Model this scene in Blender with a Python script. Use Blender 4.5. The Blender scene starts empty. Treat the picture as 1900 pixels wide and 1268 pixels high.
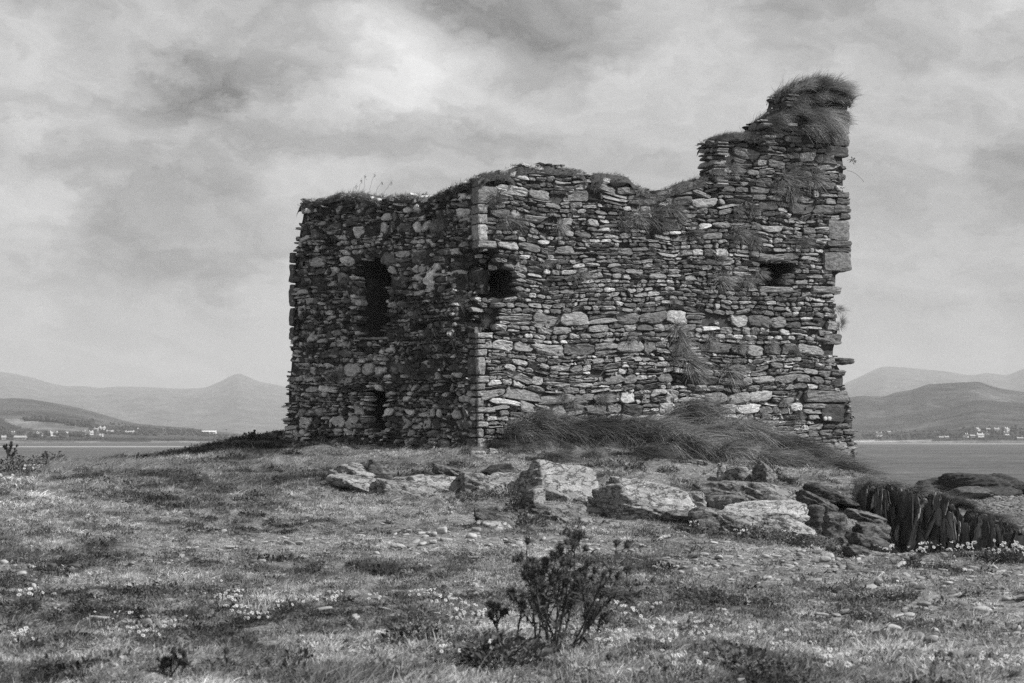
import bpy, bmesh, math, random
import numpy as np
from mathutils import Vector, Euler
R = math.radians
C = bpy.context.scene.collection
scene = bpy.context.scene

# ------------------------------------------------------------------ camera, sky, sun, exposure
F, HOR, EYE = 3700.0, 814.0, 1.6          # focal length in photo pixels, horizon row, eye height
SEA = -2.4
cam_data = bpy.data.cameras.new('camera'); cam = bpy.data.objects.new('camera', cam_data); C.objects.link(cam)
cam.location = (0, 0, EYE); cam.rotation_euler = (R(90), 0, 0)
cam_data.sensor_width = 36; cam_data.lens = F / 1900 * 36
cam_data.shift_y = (HOR - 634) / 1900
cam_data.clip_start = 0.1; cam_data.clip_end = 60000
cam_data.dof.use_dof = True; cam_data.dof.focus_distance = 42; cam_data.dof.aperture_fstop = 5.0
scene.camera = cam

SUN_EL, SUN_H = R(41), np.array([0.95, -0.31])
SUN_H = SUN_H / np.linalg.norm(SUN_H)
sun_az = math.atan2(SUN_H[0], SUN_H[1])                  # clockwise from +Y
sd = Vector((SUN_H[0] * math.cos(SUN_EL), SUN_H[1] * math.cos(SUN_EL), math.sin(SUN_EL)))
sun_l = bpy.data.lights.new('sun', 'SUN'); sun_o = bpy.data.objects.new('sun', sun_l); C.objects.link(sun_o)
sun_o.rotation_euler = sd.to_track_quat('Z', 'Y').to_euler()
sun_l.energy = 5.0; sun_l.angle = R(0.5); sun_l.color = (1.0, 0.995, 0.985)

scene.view_settings.view_transform = 'Standard'; scene.view_settings.look = 'None'
scene.view_settings.exposure = 0.2; scene.view_settings.gamma = 1.0
scene.view_settings.use_curve_mapping = False
try:
    scene.cycles.max_bounces = 6; scene.cycles.diffuse_bounces = 3; scene.cycles.glossy_bounces = 2
    scene.cycles.transmission_bounces = 2; scene.cycles.volume_bounces = 1; scene.cycles.transparent_max_bounces = 8
    scene.cycles.use_denoising = False; scene.cycles.sample_clamp_indirect = 2.0
except Exception: pass

class NT:
    """small helper for building node trees"""
    def __init__(s, tree): s.t = tree; s.t.nodes.clear()
    def n(s, typ, **kw):
        nd = s.t.nodes.new(typ)
        for k, v in kw.items(): setattr(nd, k, v)
        return nd
    def l(s, a, b): s.t.links.new(a, b)
    def val(s, sock, v):
        if isinstance(v, bpy.types.NodeSocket): s.l(v, sock)
        else: sock.default_value = v
    def m(s, op, a, b=None, c=None, clamp=False):
        nd = s.n('ShaderNodeMath', operation=op, use_clamp=clamp)
        s.val(nd.inputs[0], a)
        if b is not None: s.val(nd.inputs[1], b)
        if c is not None: s.val(nd.inputs[2], c)
        return nd.outputs[0]
    def mr(s, v, a, b, c, d, smooth=False):
        nd = s.n('ShaderNodeMapRange'); nd.interpolation_type = 'SMOOTHSTEP' if smooth else 'LINEAR'
        s.val(nd.inputs[0], v)
        for i, x in enumerate((a, b, c, d)): s.val(nd.inputs[1 + i], x)
        return nd.outputs[0]
    def noise(s, vec, scale, detail=6, rough=0.6, dist=0.0):
        nd = s.n('ShaderNodeTexNoise'); s.l(vec, nd.inputs['Vector'])
        nd.inputs['Scale'].default_value = scale; nd.inputs['Detail'].default_value = detail
        nd.inputs['Roughness'].default_value = rough; nd.inputs['Distortion'].default_value = dist
        return nd.outputs['Fac']
    def vor(s, vec, scale, feature='F1'):
        nd = s.n('ShaderNodeTexVoronoi'); nd.feature = feature; s.l(vec, nd.inputs['Vector'])
        nd.inputs['Scale'].default_value = scale
        return nd
    def xyz(s, x, y, z):
        nd = s.n('ShaderNodeCombineXYZ')
        for i, q in enumerate((x, y, z)): s.val(nd.inputs[i], q)
        return nd.outputs[0]
    def grey(s, v):
        nd = s.n('ShaderNodeCombineColor')
        for i in range(3): s.val(nd.inputs[i], v)
        return nd.outputs[0]

world = bpy.data.worlds.new('World'); scene.world = world; world.use_nodes = True
w = NT(world.node_tree)
sky = w.n('ShaderNodeTexSky'); sky.sky_type = 'NISHITA'; sky.sun_disc = False
sky.sun_elevation = SUN_EL; sky.sun_rotation = sun_az; sky.air_density = 1.0; sky.dust_density = 1.5
bw = w.n('ShaderNodeRGBToBW'); w.l(sky.outputs[0], bw.inputs[0])
tc = w.n('ShaderNodeTexCoord'); sep = w.n('ShaderNodeSeparateXYZ'); w.l(tc.outputs['Generated'], sep.inputs[0])
az = w.m('ARCTAN2', sep.outputs[0], sep.outputs[1]); el = w.m('ARCSINE', sep.outputs[2])
# cloud field over azimuth / elevation (in thousandths of a turn-ish units: 1 unit = 1/3.7 rad per 1000)
A = w.m('MULTIPLY_ADD', az, 3.7, 0.95); E = w.m('MULTIPLY', el, 3.7)
base = w.xyz(A, w.m('MULTIPLY', E, 1.9), 0.37)
n_w = w.noise(base, 3.2, 3, 0.45)
n_w2 = w.noise(w.xyz(A, w.m('MULTIPLY', E, 1.9), 7.7), 3.2, 3, 0.45)
Aw = w.m('ADD', A, w.mr(n_w, 0.3, 0.7, -0.07, 0.07)); Ew = w.m('ADD', E, w.mr(n_w2, 0.3, 0.7, -0.045, 0.045))
n_e = w.noise(w.xyz(A, w.m('MULTIPLY', E, 1.6), 5.5), 14.0, 6, 0.6); Aw = w.m('ADD', Aw, w.mr(n_e, 0.3, 0.7, -0.035, 0.035)); Ew = w.m('ADD', Ew, w.mr(n_e, 0.3, 0.7, 0.022, -0.022))
big = w.noise(w.xyz(Aw, w.m('MULTIPLY', Ew, 2.2), 3.1), 2.3, 7, 0.52)
fine = w.noise(w.xyz(Aw, w.m('MULTIPLY', Ew, 2.0), 9.4), 7.5, 9, 0.6)
tone = w.m('ADD', w.mr(big, 0.3, 0.7, -0.16, 0.16), w.mr(fine, 0.3, 0.7, -0.10, 0.10))
# individual cloud masses: (azimuth px, height px, half width, half height, brightness change)
for (cx, cy, rx, ry, dv) in ((700, 610, 190, 90, .24), (800, 690, 150, 80, .13), (1010, 720, 170, 75, -.14), (820, 800, 300, 60, -.10),
                             (400, 620, 250, 55, -.17), (330, 430, 150, 120, -.07), (120, 800, 260, 130, .06), (720, 540, 300, 40, -.16),
                             (500, 470, 90, 60, .07), (1880, 470, 130, 90, -.15), (1760, 300, 200, 60, -.05), (1700, 680, 260, 120, .05), (1250, 610, 220, 130, .06),
                             (60, 440, 90, 140, .09), (1350, 780, 300, 60, .04), (420, 330, 150, 50, -.10), (300, 180, 420, 60, .03), (680, 470, 190, 28, .10)):
    dx = w.m('DIVIDE', w.m('SUBTRACT', Aw, cx / 1000), rx / 1000); dy = w.m('DIVIDE', w.m('SUBTRACT', Ew, cy / 1000), ry / 1000)
    q = w.m('ADD', w.m('MULTIPLY', dx, dx), w.m('MULTIPLY', dy, dy))
    tone = w.m('MULTIPLY_ADD', w.m('POWER', 2.718, w.m('MULTIPLY', w.m('POWER', q, 1.5), -0.9)), dv * 1.25, tone)
cloud = w.m('MULTIPLY', w.m('ADD', tone, 0.395), 10.0)
cover = w.mr(sep.outputs[2], 0.25, 0.75, 1.0, 0.22, True)
mix = w.n('ShaderNodeMix'); mix.data_type = 'FLOAT'
w.l(cover, mix.inputs[0]); w.l(bw.outputs[0], mix.inputs[2]); w.l(cloud, mix.inputs[3])
bg = w.n('ShaderNodeBackground'); w.l(w.grey(mix.outputs[0]), bg.inputs[0]); bg.inputs[1].default_value = 0.1
wo = w.n('ShaderNodeOutputWorld'); w.l(bg.outputs[0], wo.inputs[0])

# ------------------------------------------------------------------ numpy helpers
def rs(seed): return np.random.default_rng(seed)
def _h(i):
    i = i.astype(np.uint64)
    h = i[..., 0] * np.uint64(374761393) + i[..., 1] * np.uint64(668265263) + i[..., 2] * np.uint64(2147483647)
    h = (h ^ (h >> np.uint64(13))) * np.uint64(1274126177)
    h = h ^ (h >> np.uint64(16))
    return (h & np.uint64(0xffffff)).astype(np.float64) / float(0xffffff)
def vnoise(p):
    p = np.asarray(p, float) + 5000.0
    i = np.floor(p); f = p - i; f = f * f * (3 - 2 * f); out = 0
    for a in (0, 1):
        for b in (0, 1):
            for c in (0, 1):
                ww = (f[..., 0] if a else 1 - f[..., 0]) * (f[..., 1] if b else 1 - f[..., 1]) * (f[..., 2] if c else 1 - f[..., 2])
                out = out + ww * _h(i + np.array([a, b, c]))
    return out
def fbm(p, octv=4, gain=0.5):
    p = np.asarray(p, float); s = 0; a = 1.0; t = 0
    for k in range(octv):
        s = s + a * (vnoise(p * (2.03 ** k) + 17.3 * k) - 0.5); t += a; a *= gain
    return s / t * 2          # about -1..1
def p3(a, b, c=0.0):
    a, b = np.broadcast_arrays(np.asarray(a, float), np.asarray(b, float)); return np.stack([a, b, np.zeros_like(a) + c], -1)
def unit(v): v = np.asarray(v, float); return v / np.maximum(np.linalg.norm(v, axis=-1, keepdims=True), 1e-9)

def mesh_np(name, V, faces, tone=None, smooth=False):
    V = np.asarray(V, np.float32); me = bpy.data.meshes.new(name)
    faces = [np.asarray(f, np.int32) for f in faces if len(f)]
    nl = sum(f.size for f in faces); npoly = sum(len(f) for f in faces)
    me.vertices.add(len(V)); me.vertices.foreach_set('co', V.ravel())
    me.loops.add(nl); me.polygons.add(npoly)
    me.loops.foreach_set('vertex_index', np.concatenate([f.ravel() for f in faces]))
    st = []; o = 0
    for f in faces:
        st.append(o + np.arange(len(f)) * f.shape[1]); o += f.size
    me.polygons.foreach_set('loop_start', np.concatenate(st).astype(np.int32))
    me.polygons.foreach_set('use_smooth', np.full(npoly, bool(smooth)))
    if tone is not None:
        at = me.attributes.new('tone', 'FLOAT', 'POINT'); at.data.foreach_set('value', np.asarray(tone, np.float32))
    me.update(calc_edges=True); me.validate()
    return me
def obj(name, me, mat=None, parent=None, loc=None):
    o = bpy.data.objects.new(name, me)
    if mat is not None and len(me.materials) == 0: me.materials.append(mat)
    C.objects.link(o)
    if parent is not None: o.parent = parent
    if loc is not None: o.location = loc
    return o
def tag(o, label=None, cat=None, group=None, kind=None):
    if label: o['label'] = label; o['kind'] = kind or 'thing'
    if cat: o['category'] = cat
    if group: o['group'] = group
    if kind: o['kind'] = kind
    return o
def thing(name, label, cat, loc=(0, 0, 0), group=None):
    o = bpy.data.objects.new(name, None); C.objects.link(o); o.location = loc; o.empty_display_size = 0.2
    return tag(o, label, cat, group)
def copy_tree(o, loc, rot=None, scale=None):
    r = o.copy(); C.objects.link(r); r.location = loc
    if rot is not None: r.rotation_euler = rot
    if scale is not None: r.scale = scale
    for ch in list(o.children):
        c = ch.copy(); C.objects.link(c); c.parent = r
    return r
class MB:
    def __init__(s): s.V = []; s.F = {}; s.T = []; s.n = 0
    def add(s, V, faces, tone=0.2):
        V = np.asarray(V, float); s.V.append(V)
        s.T.append(np.broadcast_to(np.asarray(tone, float), (len(V),)))
        for f in faces:
            f = np.asarray(f, np.int64)
            if len(f): s.F.setdefault(f.shape[1], []).append(f + s.n)
        s.n += len(V)
    def mesh(s, name, smooth=False, origin=(0, 0, 0)):
        V = np.concatenate(s.V) - np.asarray(origin, float)
        return mesh_np(name, V, [np.concatenate(v) for v in s.F.values()], np.concatenate(s.T), smooth)

def pix(px, py, Y): return np.array([(px - 950) / F * Y, Y, EYE - (py - HOR) / F * Y])
def proj(P):
    P = np.asarray(P, float); return P[..., 0] / P[..., 1] * F + 950, HOR + (EYE - P[..., 2]) / P[..., 1] * F

# ------------------------------------------------------------------ materials
def new_mat(name):
    m = bpy.data.materials.new(name); m.use_nodes = True; return m, NT(m.node_tree)
def finish(t, color, rough=0.9, bump=None, spec=0.15):
    b = t.n('ShaderNodeBsdfPrincipled'); t.val(b.inputs['Base Color'], color); t.val(b.inputs['Roughness'], rough)
    b.inputs['Specular IOR Level'].default_value = spec
    if bump is not None: t.l(bump, b.inputs['Normal'])
    o = t.n('ShaderNodeOutputMaterial'); t.l(b.outputs[0], o.inputs[0]); return b
def bump_of(t, h, strength, dist, prev=None):
    nd = t.n('ShaderNodeBump'); nd.inputs['Strength'].default_value = strength; nd.inputs['Distance'].default_value = dist
    t.l(h, nd.inputs['Height'])
    if prev is not None: t.l(prev, nd.inputs['Normal'])
    return nd.outputs[0]
def stone_mat(name, s1=7, s2=40, c1=(0.55, 1.4), c2=(0.65, 1.3), bump=0.7, bdist=0.03, lichen=0.0, stretch=(1, 1, 1.8), use_tone=True, tone=0.2, obj_rand=False, lich_val=0.42, crack=0.0, dirt=0.0):
    m, t = new_mat(name)
    tcn = t.n('ShaderNodeTexCoord'); mp = t.n('ShaderNodeMapping'); t.l(tcn.outputs['Object'], mp.inputs[0]); mp.inputs['Scale'].default_value = stretch
    v = mp.outputs[0]
    if use_tone:
        a = t.n('ShaderNodeAttribute'); a.attribute_name = 'tone'; val = a.outputs['Fac']
    else: val = tone
    if obj_rand:
        oi = t.n('ShaderNodeObjectInfo'); val = t.m('MULTIPLY', val, t.mr(oi.outputs['Random'], 0, 1, 0.55, 1.5))
        off = t.n('ShaderNodeVectorMath', operation='ADD'); t.l(v, off.inputs[0])
        t.l(t.xyz(t.m('MULTIPLY', oi.outputs['Random'], 91.0), t.m('MULTIPLY', oi.outputs['Random'], 37.0), 0.0), off.inputs[1]); v = off.outputs[0]
    n1 = t.noise(v, s1, 8, 0.62); n2 = t.noise(v, s2, 6, 0.7)
    col = t.m('MULTIPLY', t.m('MULTIPLY', val, t.mr(n1, 0.3, 0.7, *c1)), t.mr(n2, 0.3, 0.7, *c2))
    if lichen:
        nl = t.noise(v, 3.3, 10, 0.72, 0.4); f = t.mr(nl, 1 - lichen - 0.02, 1 - lichen + 0.06, 0, 1)
        mx = t.n('ShaderNodeMix'); mx.data_type = 'FLOAT'; t.l(f, mx.inputs[0]); t.l(col, mx.inputs[2])
        t.l(t.mr(n2, 0.3, 0.7, lich_val * 0.6, lich_val * 1.2), mx.inputs[3]); col = mx.outputs[0]
    h = t.m('ADD', t.m('MULTIPLY', n1, 0.6), t.m('MULTIPLY', n2, 0.4))
    if crack:
        wv = t.n('ShaderNodeTexNoise'); wv.inputs['Scale'].default_value = 1.0; wv.inputs['Detail'].default_value = 9; wv.inputs['Roughness'].default_value = 0.68
        sm = t.n('ShaderNodeMapping'); t.l(v, sm.inputs[0]); sm.inputs['Scale'].default_value = (2.2, 2.2, 4.0); t.l(sm.outputs[0], wv.inputs['Vector'])
        rid = t.m('ABSOLUTE', t.m('SUBTRACT', wv.outputs['Fac'], 0.5)); line = t.mr(rid, 0.0, 0.022, 0, 1)
        h = t.m('ADD', h, t.m('MULTIPLY', line, crack))
        if dirt: col = t.m('MULTIPLY', col, t.mr(line, 0, 1, 1 - dirt, 1))
    finish(t, t.grey(col), 0.92, bump_of(t, h, bump, bdist)); return m
M = {}
M['wall'] = stone_mat('sunlit_wall_stone', 9, 30, (0.5, 1.5), (0.55, 1.45), 1.0, 0.06, 0.34, (1, 1, 2.2), lich_val=0.36)
M['wall_shade'] = stone_mat('mossy_stone_painted_sun', 9, 30, (0.5, 1.5), (0.6, 1.4), 1.0, 0.06, 0.45, (1, 1, 1.3), lich_val=0.62)  # lichen patches kept very pale to paint raking sun on the shaded face
M['mortar'] = stone_mat('dark_rubble_core', 6, 30, (0.5, 1.5), (0.5, 1.5), 1.0, 0.06, 0, (1, 1, 1.5), use_tone=False, tone=0.075)
M['boulder'] = stone_mat('boulder_stone', 4.0, 26, (0.6, 1.3), (0.6, 1.35), 1.0, 0.09, 0.0, (1, 1, 1.35), crack=0.5, dirt=0.42)
M['dark_rock'] = stone_mat('dark_slate', 4, 22, (0.5, 1.6), (0.6, 1.4), 1.0, 0.05, 0.27, (1, 1, 2.2), crack=0.5, lich_val=0.22)
M['pebble'] = stone_mat('beach_stone', 9, 60, (0.7, 1.3), (0.8, 1.2), 0.35, 0.01, 0, (1, 1, 1), use_tone=False, tone=0.27, obj_rand=True)
M['shingle'] = stone_mat('shingle_stone', 9, 60, (0.7, 1.3), (0.8, 1.2), 0.35, 0.01, 0, (1, 1, 1), use_tone=False, tone=0.17, obj_rand=True)
M['gravel'] = M['pebble']
M['cobble'] = stone_mat('cobble_stone', 1.6, 7, (0.7, 1.3), (0.75, 1.25), 0.5, 0.02, 0, (1, 1, 1.3))
M['shard'] = stone_mat('slate_shards', 5, 26, (0.5, 1.6), (0.6, 1.4), 0.9, 0.04, 0.22, (2.4, 2.4, 0.5), lich_val=0.3)
def leaf_mat(name, tone, transl=0.35, lo=0.6, hi=1.45, rough=0.7, inst=False):
    m, t = new_mat(name)
    a = t.n('ShaderNodeAttribute'); a.attribute_name = 'tone'; oi = t.n('ShaderNodeObjectInfo')
    v = t.m('MULTIPLY', t.m('MULTIPLY', a.outputs['Fac'], tone), t.mr(oi.outputs['Random'], 0, 1, lo, hi))
    if inst:
        ia = t.n('ShaderNodeAttribute'); ia.attribute_type = 'INSTANCER'; ia.attribute_name = 'shade'; v = t.m('MULTIPLY', v, ia.outputs['Fac'])
    col = t.grey(v)
    b = t.n('ShaderNodeBsdfPrincipled'); t.l(col, b.inputs['Base Color']); b.inputs['Roughness'].default_value = rough; b.inputs['Specular IOR Level'].default_value = 0.25
    tr = t.n('ShaderNodeBsdfTranslucent'); t.l(col, tr.inputs[0])
    mx = t.n('ShaderNodeMixShader'); mx.inputs[0].default_value = transl; t.l(b.outputs[0], mx.inputs[1]); t.l(tr.outputs[0], mx.inputs[2])
    o = t.n('ShaderNodeOutputMaterial'); t.l(mx.outputs[0], o.inputs[0]); return m
M['turf'] = leaf_mat('short_turf', 0.41, 0.35, 0.55, 1.5, 0.7, True)
M['dry'] = leaf_mat('dry_grass', 0.40, 0.35, 0.6, 1.4, 0.7, True)
M['dune'] = leaf_mat('dune_grass', 0.235, 0.3, 0.35, 1.6)
M['tuft'] = leaf_mat('wall_grass', 0.27, 0.3, 0.7, 1.4)
M['weed'] = leaf_mat('weed_leaf', 0.11, 0.25)
M['dry_stem'] = leaf_mat('dead_stem', 0.42, 0.2, 0.8, 1.2)
M['thistle'] = leaf_mat('thistle_stem', 0.085, 0.15, 0.9, 1.1)
M['petal'] = leaf_mat('white_petal', 0.82, 0.3, 0.95, 1.05)

# ------------------------------------------------------------------ terrain
TX = np.array([-1200, -300, 0, 250, 520, 700, 900, 1100, 1250, 1500, 1600, 1660, 1900, 2300, 3200.])
TY = np.array([1, 8, 20, 25, 27.5, 30, 34, 38, 40, 42, 45, 48, 52, 56, 62, 75, 110.])
TZ = np.array([
 [0, 0, .05, .30, .40, .50, .75, .90, .93, .95, .95, .95, .90, .50, -1, -3.2, -4],
 [0, 0, .05, .25, .38, .50, .75, .90, .93, .95, .97, .98, .90, .50, -1, -3.2, -4],
 [0, 0, .0, .10, .22, .35, .62, .80, .86, .90, .95, .98, .95, .50, -1, -3.2, -4],
 [0, 0, .0, .05, .14, .25, .46, .66, .75, .82, .90, .99, 1.08, .70, -1, -3.2, -4],
 [0, 0, .0, .0, .04, .08, .28, .54, .70, .84, 1.0, 1.42, 1.80, 1.6, .8, -1.5, -4],
 [0, 0, .0, .0, .02, .03, .16, .42, .66, .88, 1.12, 1.5, 1.7, 1.6, .8, -1.5, -4],
 [0, 0, .0, .0, .0, .0, .02, .22, .58, .95, 1.30, 1.42, 1.5, 1.5, .8, -1.5, -4],
 [0, 0, .0, .0, .0, .0, -.04, .05, .42, .90, 1.18, 1.36, 1.5, 1.5, .8, -1.5, -4],
 [0, 0, .0, .0, .0, .0, -.06, .0, .35, .84, 1.12, 1.34, 1.4, 1.4, .6, -1.5, -4],
 [0, 0, .0, -.03, -.06, -.1, -.2, -.1, .15, .60, .90, 1.05, 1.1, 1.0, .2, -2, -4],
 [0, 0, .0, .0, .0, -.45, -.8, -.5, -.1, .48, .78, .90, .90, .3, -1.0, -2.3, -4],
 [0, 0, .0, .0, .03, -1.0, -1.6, -1.5, -.9, .30, .60, .50, -.3, -1.6, -2.2, -2.5, -4],
 [0, 0, .0, -.02, .0, -1.4, -2.0, -2.0, -2.1, -2.1, -2.1, -2.2, -2.3, -2.4, -2.6, -3, -4],
 [0, 0, .0, -.02, .0, -1.4, -2.0, -2.0, -2.1, -2.1, -2.1, -2.2, -2.3, -2.4, -2.6, -3, -4],
 [0, 0, .0, -.02, .0, -1.4, -2.0, -2.0, -2.1, -2.1, -2.1, -2.2, -2.3, -2.4, -2.6, -3, -4]])
gpx = np.arange(-1200, 3201, 20.0); gly = np.linspace(math.log(1.0), math.log(110.0), 420)
def _interp_grid():
    Ys = np.exp(gly)
    rows = np.stack([np.interp(Ys, TY, TZ[k]) for k in range(len(TX))])
    g = np.stack([np.interp(gpx, TX, rows[:, j]) for j in range(len(Ys))], 1)
    def blur(a, k, ax):
        ker = np.hanning(k + 2)[1:-1]; ker /= ker.sum()
        pad = [(0, 0), (0, 0)]; pad[ax] = (k // 2, k // 2)
        return np.apply_along_axis(lambda v: np.convolve(v, ker, 'valid'), ax, np.pad(a, pad, 'edge'))
    return blur(blur(g, 7, 0), 7, 1)
GZ = _interp_grid()
_BA = np.array([(885 - 950) / F * 46.0, 46.0]); _BR = np.array([math.cos(R(22)), math.sin(R(22))])
def bank(X, Y):
    """the earth bank piled against the foot of the sunlit wall"""
    a = (X - _BA[0]) * _BR[0] + (Y - _BA[1]) * _BR[1]; f = (X - _BA[0]) * _BR[1] - (Y - _BA[1]) * _BR[0]
    h = np.interp(a, [-.3, .5, 1.2, 3.0, 4.6, 5.4, 6.4, 7.5, 8.6, 10.0], [0, .18, .48, .50, .62, .78, .55, .42, .2, 0])
    return h * np.exp(-(np.clip(f, 0, None) / 1.0) ** 2) * (f > -1.2)
def tz_fan(px, Y, detail=True):
    px = np.asarray(px, float); Y = np.asarray(Y, float)
    i = np.clip((px - gpx[0]) / 20.0, 0, len(gpx) - 1.001); j = np.clip((np.log(np.maximum(Y, 1.01)) - gly[0]) / (gly[1] - gly[0]), 0, len(gly) - 1.001)
    i0 = i.astype(int); j0 = j.astype(int); fi = i - i0; fj = j - j0
    z = GZ[i0, j0] * (1 - fi) * (1 - fj) + GZ[i0 + 1, j0] * fi * (1 - fj) + GZ[i0, j0 + 1] * (1 - fi) * fj + GZ[i0 + 1, j0 + 1] * fi * fj
    if detail:
        X = (px - 950) / F * Y
        z = z + bank(X, Y)
        z = z + 0.05 * fbm(p3(X * 0.7, Y * 0.7, 3.3), 3) + 0.035 * fbm(p3(X * 3.1, Y * 3.1, 8.8), 3) + 0.15 * np.clip(fbm(p3(X * 1.9, Y * 1.2, 5.1), 3), 0, 1)
    return z
def tz(X, Y): return tz_fan(np.asarray(X) / np.asarray(Y) * F + 950, Y)
def ground_at(px, row, y0=9.0, y1=58.0):
    Ys = np.linspace(y0, y1, 1600); z = tz_fan(np.full_like(Ys, px), Ys)
    rr = HOR + (EYE - z) / Ys * F; k = np.argmax(rr <= row)
    if rr[k] > row: k = len(Ys) - 1
    return np.array([(px - 950) / F * Ys[k], Ys[k], z[k]])

def ground_material():
    m, t = new_mat('stony_soil'); tcn = t.n('ShaderNodeTexCoord'); v = tcn.outputs['Object']
    n1 = t.noise(v, 0.9, 6, 0.6); n2 = t.noise(v, 9, 8, 0.7); n3 = t.noise(v, 60, 5, 0.7)
    vo = t.vor(v, 22); peb = t.mr(vo.outputs['Distance'], 0.0, 0.5, 1.25, 0.55)
    sepc = t.n('ShaderNodeSeparateColor'); t.l(vo.outputs['Color'], sepc.inputs[0])
    col = t.m('MULTIPLY', t.mr(n1, 0.3, 0.7, 0.20, 0.30), t.mr(n2, 0.3, 0.7, 0.55, 1.5))
    col = t.m('MULTIPLY', col, t.m('MULTIPLY', peb, t.mr(sepc.outputs[0], 0, 1, 0.6, 1.5)))
    h = t.m('ADD', t.m('ADD', t.m('MULTIPLY', n2, 0.5), t.m('MULTIPLY', n3, 0.2)), t.m('MULTIPLY', peb, 0.35))
    finish(t, t.grey(col), 0.95, bump_of(t, h, 0.9, 0.04)); return m
M['soil'] = ground_material()
def build_ground():
    pxs = np.concatenate([np.arange(-4500, -900, 60.0), np.arange(-900, 2900, 9.0), np.arange(2900, 6500, 60.0)]); Ys = np.exp(np.linspace(math.log(2.0), math.log(105.0), 420))
    P, Y = np.meshgrid(pxs, Ys, indexing='ij'); z = tz_fan(P, Y)
    X = (P - 950) / F * Y; z = z + 0.012 * fbm(p3(X * 14, Y * 14, 1.7), 2)
    n, k = P.shape; idx = np.arange(n * k).reshape(n, k)
    q = np.stack([idx[:-1, :-1], idx[1:, :-1], idx[1:, 1:], idx[:-1, 1:]], -1).reshape(-1, 4)
    o = obj('ground', mesh_np('ground', np.stack([X, Y, z], -1).reshape(-1, 3), [q], None, True), M['soil']); tag(o, kind='structure')
    # the sheet under and behind the viewer
    V = [(-40, -60, -0.02), (40, -60, -0.02), (40, 2.6, -0.02), (-40, 2.6, -0.02)]
    o = obj('ground', mesh_np('ground_near', V, [np.array([[0, 1, 2, 3]])]), M['soil']); tag(o, kind='structure')
build_ground()

def sea_material():
    m, t = new_mat('sea_water'); tcn = t.n('ShaderNodeTexCoord'); v = tcn.outputs['Object']
    mp = t.n('ShaderNodeMapping'); t.l(v, mp.inputs[0]); mp.inputs['Scale'].default_value = (0.75, 1.0, 1)
    n1 = t.noise(mp.outputs[0], 0.28, 6, 0.68); n2 = t.noise(mp.outputs[0], 0.9, 5, 0.6)
    n3 = t.noise(mp.outputs[0], 0.012, 4, 0.6)
    col = t.m('MULTIPLY', t.mr(n3, 0.3, 0.7, 0.09, 0.15), t.mr(n1, 0.3, 0.7, 0.45, 1.55))
    h = t.m('ADD', t.m('MULTIPLY', n1, 1.0), t.m('MULTIPLY', n2, 0.35))
    finish(t, t.grey(col), 0.5, bump_of(t, h, 0.8, 1.2), 0.14); return m
def flat(name, x0, x1, y0, y1, z, mat):
    V = [(x0, y0, z), (x1, y0, z), (x1, y1, z), (x0, y1, z)]
    return obj(name, mesh_np(name, V, [np.array([[0, 1, 2, 3]])]), mat)
tag(flat('sea', -12000, 12000, -110, 12000, SEA, sea_material()), kind='structure')

# ------------------------------------------------------------------ far hills
def hill_material(name, scale):
    m, t = new_mat(name); tcn = t.n('ShaderNodeTexCoord'); v = tcn.outputs['Object']
    a = t.n('ShaderNodeAttribute'); a.attribute_name = 'tone'
    n1 = t.noise(v, scale, 8, 0.62); n2 = t.noise(v, scale * 7, 6, 0.7)
    col = t.m('MULTIPLY', t.m('MULTIPLY', a.outputs['Fac'], t.mr(n1, 0.3, 0.7, 0.3, 1.75)), t.mr(n2, 0.3, 0.7, 0.45, 1.6))
    finish(t, t.grey(col), 0.95, bump_of(t, n2, 0.8, 14.0)); return m
M['hill'] = hill_material('hill_heath', 0.007)
HILLS = {}
def hill(name, prof, y0, y1, shore, rough, tonef=None, shape=0.8, pmin=None, pmax=None):
    """a hill range: crest profile (photo px,row) at distance y1, sloping to row `shore` at y0 and falling away behind"""
    prof = np.array(prof, float); pxs = np.arange(prof[0, 0], prof[-1, 0] + 1, 3.0)
    cr = np.interp(pxs, prof[:, 0], prof[:, 1])
    k = np.hanning(9)[1:-1]; k /= k.sum(); cr = np.convolve(np.pad(cr, 3, 'edge'), k, 'valid')
    ts = np.concatenate([np.linspace(0, 1, 46), [1.06, 1.15, 1.3, 1.5]])
    P, T = np.meshgrid(pxs, ts, indexing='ij'); Y = y0 + (y1 - y0) * T
    f = np.where(T <= 1, np.clip(T, 0, 1) ** shape, 1 - (T - 1) * 1.2)
    crest_z = EYE - (cr - HOR) / F * y1; z0 = EYE - (shore - HOR) / F * y0
    z = z0 + (crest_z[:, None] - z0) * f
    X = (P - 950) / F * Y
    env = np.clip(np.sin(np.clip(T, 0, 1) * math.pi), 0, 1)
    z = z + rough * env * (0.6 * fbm(np.stack([X / 420, Y / 420, X * 0], -1), 4) + 0.4 * fbm(np.stack([X / 90, Y / 90, X * 0], -1), 3)) * np.clip((crest_z[:, None] - z0) / 150, 0.05, 1)
    z = z + rough * 0.03 * fbm(np.stack([X / 40, Y / 40, X * 0 + 4], -1), 3) * (T > 0.05)
    n, kk = P.shape; idx = np.arange(n * kk).reshape(n, kk)
    q = np.stack([idx[:-1, :-1], idx[1:, :-1], idx[1:, 1:], idx[:-1, 1:]], -1).reshape(-1, 4)
    V = np.stack([X, Y, z], -1); rowpx = proj(V)[1]
    tn = np.full(P.shape, 0.10) if tonef is None else tonef(P, rowpx, X, Y)
    o = obj(name, mesh_np(name, V.reshape(-1, 3), [q], tn.ravel(), True), M['hill']); tag(o, kind='structure')
    HILLS[len(HILLS)] = (pxs, ts, Y[0], z)
    return len(HILLS) - 1
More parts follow.
